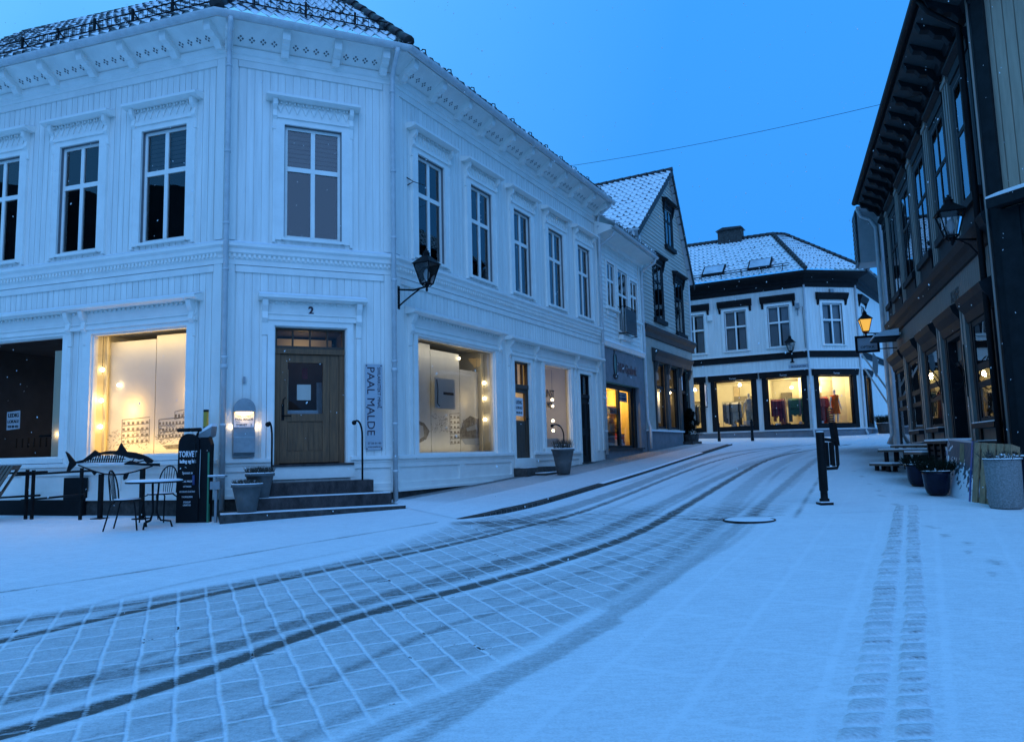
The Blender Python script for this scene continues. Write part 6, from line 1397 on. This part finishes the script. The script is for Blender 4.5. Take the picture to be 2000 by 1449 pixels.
def pallet(label, o, ux, uz, uo, L, Wd, nb, mm, gapf=.5):
    t = thing('wooden_pallet', label, 'pallet', o); m = MB(mm); P = lambda a, b, c: o+ux*a+uz*b+uo*c
    def bx(a0, a1, b0, b1, c0, c1): m.hexa([P(a0, b0, c0), P(a1, b0, c0), P(a1, b0, c1), P(a0, b0, c1), P(a0, b1, c0), P(a1, b1, c0), P(a1, b1, c1), P(a0, b1, c1)])
    pw = Wd/(nb+(nb-1)*gapf)
    for k in range(nb): a = k*pw*(1+gapf); bx(a, a+pw, 0, L, .098, .12)
    m.build('deck', t)
    m = MB(mm)
    for b in (0, L/2-.05, L-.10): bx(0, Wd, b, b+.10, .076, .097)
    m.build('stringer', t); m = MB(mm)
    for b in (0, L/2-.05, L-.10):
        for a in (0, Wd/2-.07, Wd-.14): bx(a, a+.14, b, b+.10, 0, .075)
    m.build('blocks', t); m = MB(mm)
    for a in (0, Wd/2-.05, Wd-.10): bx(a, a+.1, 0, L, -.022, -.001)
    m.build('bottom_board', t); return t
q = G(-40, 1019); n0 = FL_.n; d0 = FL_.d
pallet('weathered wooden pallet leaning on the railing at the left edge', q+d0*(-.35)+Vector((0, 0, .0)), (d0*.95+n0*.3).normalized(), (Vector((0, 0, 1))*.87 + d0*.42 - n0*.25).normalized(), (n0*.95-d0*.2).normalized(), 1.15, .75, 5, palletd_m)
q = FRl.P(FRl.px(45, 884)[0], 0); 
# ================================================================= THINGS IN THE STREET AND ON THE RIGHT
def cyl(m, c, prof, seg=18): m.lathe(c, prof, seg)
B0 = G(1611, 985); t = thing('barrier_post', 'black steel post with a folded barrier gate at the edge of the carriageway', 'barrier', B0)
m = MB(iron); cyl(m, B0, [(.001, 1.14), (.062, 1.14), (.066, 1.12), (.066, .22), (.055, .21), (.055, .10), (.075, .09), (.075, .0)]); m.use(snow); cyl(m, B0, [(.06, 1.14), (.05, 1.155), (.001, 1.158)]); m.build('post', t)
m = MB(iron); m.box(Fr(B0, 90), -.10, .10, B0.z-.02, B0.z+.035, -.10, .10); m.use(snow); m.box(Fr(B0, 90), -.095, .095, B0.z+.035, B0.z+.05, -.095, .095); m.build('base', t)
bd = Vector((.80, .60, 0)); Fb = Fr(B0, d=bd); z = B0.z
m = MB(iron); m.tube([Fb.P(.05, z+1.03, 0), Fb.P(.45, z+1.00, 0), Fb.P(.47, z+.9, 0), Fb.P(.47, z+.62, 0), Fb.P(.42, z+.56, 0), Fb.P(.05, z+.56, 0)], .028, 8); m.use(snow); m.tube([Fb.P(.08, z+.59, 0), Fb.P(.40, z+.59, 0)], .018, 6); m.build('loop', t)
for a, b in ((.07, .19), (.27, .36)):
    m = MB(iron); m.box(Fb, a, b, z+.59, z+.98, -.02, .02); m.build('plate', t)
m = MB(iron); m.prism(Fb, [(.36, z+1.30), (.46, z+1.30), (.52, z+.92), (.42, z+.92)], -.05, .03); m.build('hinged_arm', t)
for px, h in (((1405, 862), .85), ((1470, 861), .90)):
    c = G(*px); t = thing('bollard', 'slim black bollard before the %s of the two nearest lit clothes windows' % ('left post' if px[0] < 1450 else 'right post'), 'bollard', c, 'bollards before the clothes shop'); t['label'] = 'left of two slim black bollards before the clothes shop' if px[0] < 1450 else 'right of two slim black bollards, below the pale mannequin'
    m = MB(iron); cyl(m, c, [(.001, h), (.05, h), (.07, h-.04), (.06, h-.10), (.06, .15), (.075, .14), (.075, 0)], 12); m.build('post', t)
    m = MB(iron); cyl(m, c, [(.02, h-.005), (.045, h+.03), (.03, h+.07), (.001, h+.08)], 10); m.build('cap', t)
# manhole
c = G(1463, 1015); c.z += .004
m = MB(iron); m.lathe(c, [(.34, -.01), (.34, .004), (.358, .005), (.358, -.01)], 40); m.use(snow); m.lathe(c, [(.335, .0), (.30, .012), (.001, .014)], 40); tag(m.build('manhole_cover', loc=c), 'round manhole cover under snow with a dark iron rim in the road', 'manhole')
# conifer in a pot and the red panel beside the grey house's door
c = G(1350, 869); t = thing('potted_conifer', 'dark bushy conifer in a tub at the far corner of the grey gable house', 'potted conifer', c)
m = MB(stone); cyl(m, c, [(.001, 0), (.30, 0), (.36, .45), (.30, .45), (.001, .42)], 16); m.build('pot', t)
m = MB(conifer)
for k in range(2600):
    h = random.random()**.8; r = .52*(1-h)**.55*(.75+.3*math.sin(h*17))*random.uniform(.5, 1.05); a = random.uniform(0, 6.283); b = c+Vector((math.cos(a)*r, math.sin(a)*r, .40+1.15*h)); d = Vector((math.cos(a), math.sin(a), random.uniform(-.2, .9)))*.10; w_ = Vector((-math.sin(a), math.cos(a), random.uniform(-.5, .5)))*.022; m.face([b-w_, b+w_, b+d])
m.build('foliage', t)
q = c+Vector((.05, 1.0, 0)); t = thing('red_board', 'small dark red board standing behind the potted conifer', 'notice board', q); fq = Fr(q, 85); zz_ = q.z
m = MB(redm); m.box(fq, -.34, .34, zz_+1.25, zz_+1.95, -.02, .02); m.build('panel', t); m = MB(iron); m.box(fq, -.30, -.26, zz_-.1, zz_+1.25, -.02, .02); m.box(fq, .26, .30, zz_-.1, zz_+1.25, -.02, .02); m.use(snow); m.box(fq, -.36, .36, zz_+1.95, zz_+1.98, -.03, .03); m.build('stand', t)
q = FFR.P(1.2, 0, .6); q.z = gz(q.x, q.y); pot('plant_pot', 'shrubby dark plant in a low tub below the rightmost clothes shop window', q, .3, .36, .5, stone, .55, 500, pm=conifer)
# planters on the right
bl_prof = [(.001, 0), (.11, 0), (.155, .04), (.185, .13), (.205, .36), (.21, .40), (.19, .40), (.18, .35)]
q = G(1796, 949); pot('plant_pot', 'deep blue glazed pot with grassy plant, the rear one of two before the dark house', q, .2, .21, .40, potblue, .26, 420, bl_prof, pm=conifer, lean=1.0)
q = G(1832, 967); pot('plant_pot', 'deep blue glazed pot with grassy plant, the front one beside the snowy painted panel', q, .2, .21, .40, potblue, .28, 420, [(a*1.02, b*.96) for a, b in bl_prof], pm=conifer, lean=1.0)
q = G(1966, 992); pot('plant_pot', 'pale exposed-aggregate concrete planter with twigs beside the wooden pallet', q, .2, .235, .70, concrete, .22, 90, [(.001, 0), (.20, 0), (.215, .03), (.225, .3), (.235, .69), (.225, .70), (.19, .70), (.185, .62)], lean=.9)
q = G(2006, 988); pot('plant_pot', 'dark blue pot with a snowy rim cut by the right edge of the picture', q+Vector((.12, .25, 0)), .2, .25, .72, potblue, .2, 0)
# painted panel under patchy snow
def patchy():
    m = mat('painted_panel', (.085, .09, .09), .6, .5, 4, .1, 40, stretch=(6, 6, .6), col2=(.025, .04, .07)); t = m.node_tree; N = t.nodes; L = t.links; b = N['Principled BSDF']; old = b.inputs['Base Color'].links[0].from_socket
    at = N.new('ShaderNodeAttribute'); at.attribute_name = 'low'; tc = N.new('ShaderNodeTexCoord'); nz = N.new('ShaderNodeTexNoise'); nz.inputs['Scale'].default_value = 11; nz.inputs['Detail'].default_value = 5; L.new(tc.outputs['Object'], nz.inputs[0])
    ad = N.new('ShaderNodeMath'); ad.operation = 'ADD'; L.new(nz.outputs[0], ad.inputs[0]); L.new(at.outputs['Fac'], ad.inputs[1]); rp = N.new('ShaderNodeValToRGB'); rp.color_ramp.elements[0].position = .74; rp.color_ramp.elements[1].position = .80; L.new(ad.outputs[0], rp.inputs[0])
    mx = N.new('ShaderNodeMixRGB'); L.new(rp.outputs[0], mx.inputs[0]); L.new(old, mx.inputs[1]); mx.inputs[2].default_value = (.82, .85, .88, 1); L.new(mx.outputs[0], b.inputs['Base Color']); return m
PM = patchy()
A, B_ = G(1846, 964), G(1896, 980); H = 1.02
up = Vector((.30, .28, .92)).normalized(); t = thing('painted_panel', 'blue painted panel patched with wet snow leaning beside the wooden pallet', 'panel', A)
V, F = [], []; nn = (B_-A).cross(up).normalized(); n = 20; lowv = []
for s_ in (0, 1):
    for j in range(n+1):
        for i in range(9): V.append(A+(B_-A)*(i/8)+up*(H*j/n) - nn*(.07*s_)); lowv.append(.56*(1-j/n)**.9-.06*(i/8)*2 + (.16 if i in (0,) else 0))
for s_ in (0, 1):
    for j in range(n):
        for i in range(8): k = s_*(n+1)*9+j*9+i; f = (k, k+1, k+10, k+9); F.append(f if s_ == 0 else f[::-1])
o2 = (n+1)*9
for j in range(n):
    for i in (0, 8): k = j*9+i; f = (k, k+9, k+9+o2, k+o2); F.append(f if i == 0 else f[::-1])
for j in (0, n):
    for i in range(8): k = j*9+i; f = (k, k+1, k+1+o2, k+o2); F.append(f[::-1] if j == 0 else f)
me = bpy.data.meshes.new('board'); me.from_pydata([tuple(v-A) for v in V], [], F); me.attributes.new('low', 'FLOAT', 'POINT').data.foreach_set('value', np.array(lowv, dtype=np.float32)); me.materials.append(PM); o = bpy.data.objects.new('board', me); COL.objects.link(o); o.parent = t
m = MB(mat('olive_strip', (.20, .19, .10), .7, .25, 8)); W1 = lambda a, b, c: A+(B_-A)*a+up*b+nn*c
m.face([W1(.52, .62, .004), W1(.70, .62, .004), W1(.66, .95, .004), W1(.50, .95, .004)]); m.build('painted_strip', t)
m = MB(signgrey)
for a, b in ((.0, .03), (.94, 1.0)):
    m.use(signgrey if a == 0 else mat('blue_edge', (.02, .09, .30), .5)); m.face([W1(a, 0, .006), W1(b, 0, .006), W1(b, H, .006), W1(a, H, .006)])
m.use(signgrey); m.face([W1(.03, H-.04, .006), W1(.97, H-.04, .006), W1(.97, H, .006), W1(.03, H, .006)]); m.build('edging', t)
A2, B2 = G(1897, 980), G(1950, 989); ux = (B2-A2).normalized(); L2 = 1.0
pallet('pale wooden pallet standing on edge between the painted panel and the concrete planter', A2+ux*.0-ux.cross(up).normalized()*.13, ux, up, ux.cross(up).normalized(), L2, .80, 5, pallet_m, .45)
# benches, table, slatted counter before the dark house
def plank_bench(label, p, q, h, w_, cat='bench', legs=2, th=.05, sn=True, name='wooden_bench'):
    p, q = Vector(p), Vector(q); d = (q-p); L_ = math.hypot(d.x, d.y); fr = Fr(p, d=(d.x, d.y)); z0 = gz(p.x, p.y); z1 = gz(q.x, q.y); zt = max(z0, z1)*.5+min(z0, z1)*.5+h
    t = thing(name, label, cat, Vector((p.x, p.y, z0)))
    m = MB(palletd_m); m.box(fr, 0, L_, zt-th, zt, -w_/2, -.01); m.box(fr, 0, L_, zt-th, zt, .01, w_/2); m.use(snow); m.box(fr, .01, L_-.01, zt, zt+.03, -w_/2+.01, w_/2-.01); m.build('seat' if cat == 'bench' else 'table_top', t)
    for k in range(legs): u = .18+(L_-.36)*k/(legs-1); m = MB(blacktrim); m.box(fr, u-.04, u+.04, min(z0, z1)-.05, zt-th, -w_/2+.03, -w_/2+.09); m.build('leg', t); m = MB(blacktrim); m.box(fr, u-.04, u+.04, min(z0, z1)-.05, zt-th, w_/2-.09, w_/2-.03); m.build('leg', t)
    return t
def onFD(u, o): q = FD.P(u, 0, o); return Vector((q.x, q.y, 0))
plank_bench('long low bench topped with snow against the dark house, nearest its far end', G(1752, 896), G(1830, 902), .40, .36)
plank_bench('snow covered plank table in front of the dark house doorstep', G(1729, 912), G(1836, 917), .44, .50, 'table', 3, name='plank_table')
plank_bench('low dark plank bench jutting furthest into the street', G(1709, 917), G(1754, 921), .16, .30)
plank_bench('short snowy bench behind the blue pots by the doorway', onFD(-4.6, .9), onFD(-3.2, .75), .45, .36)
u0_, u1_ = -3.25, -1.15
t = thing('slatted_counter', 'dark slatted counter with a snow covered top standing under the near shop window', 'counter', FD.P(-2.2, .75, .7)); m = MB(darkwin)
for k in range(5): m.box(FD, u0_, u1_, 1.02+.11*k, 1.09+.11*k, .74, .76)
m.build('slats', t)
for u in (u0_+.02, -2.55, -1.85, u1_-.06): m = MB(blacktrim); m.box(FD, u-.05, u+.05, .6, 1.58, .70, .80); m.build('post', t)
m = MB(darkwin); m.box(FD, u0_-.12, u1_+.1, 1.58, 1.63, .42, .84); m.use(snow); m.box(FD, u0_-.11, u1_+.09, 1.63, 1.67, .43, .83); m.build('counter_top', t)
m = MB(paleletter); m.box(FD, -1.36, -1.26, 1.28, 1.52, .801, .806); m.use(mat('blue_ink', (.04, .09, .3))); m.box(FD, -1.34, -1.28, 1.35, 1.45, .806, .808); m.build('notice', t)
# falling snow
m = MB(snow); rf = random.Random(5)
for k in range(1500):
    y = 2.6+22*rf.random()**1.1; x = rf.uniform(-.72, .72)*y; z = gz(x, y)+rf.uniform(.1, 1)*(.75*y+1.2); r = rf.uniform(.002, .0045)*(.5+.12*y)
    c = Vector((x, y, z)); a = Vector((r, 0, 0)); b = Vector((0, r, 0)); d = Vector((rf.uniform(-.5, .9)*r, 0, r*1.5)); i = len(m.v)
    m.v += [tuple(c+p) for p in (a, b, -a, -b, d, -d)]
    for f in ((0, 1, 4), (1, 2, 4), (2, 3, 4), (3, 0, 4), (1, 0, 5), (2, 1, 5), (3, 2, 5), (0, 3, 5)): m._f(tuple(i+j for j in f), True)
m.build('snowflakes', kind='stuff')
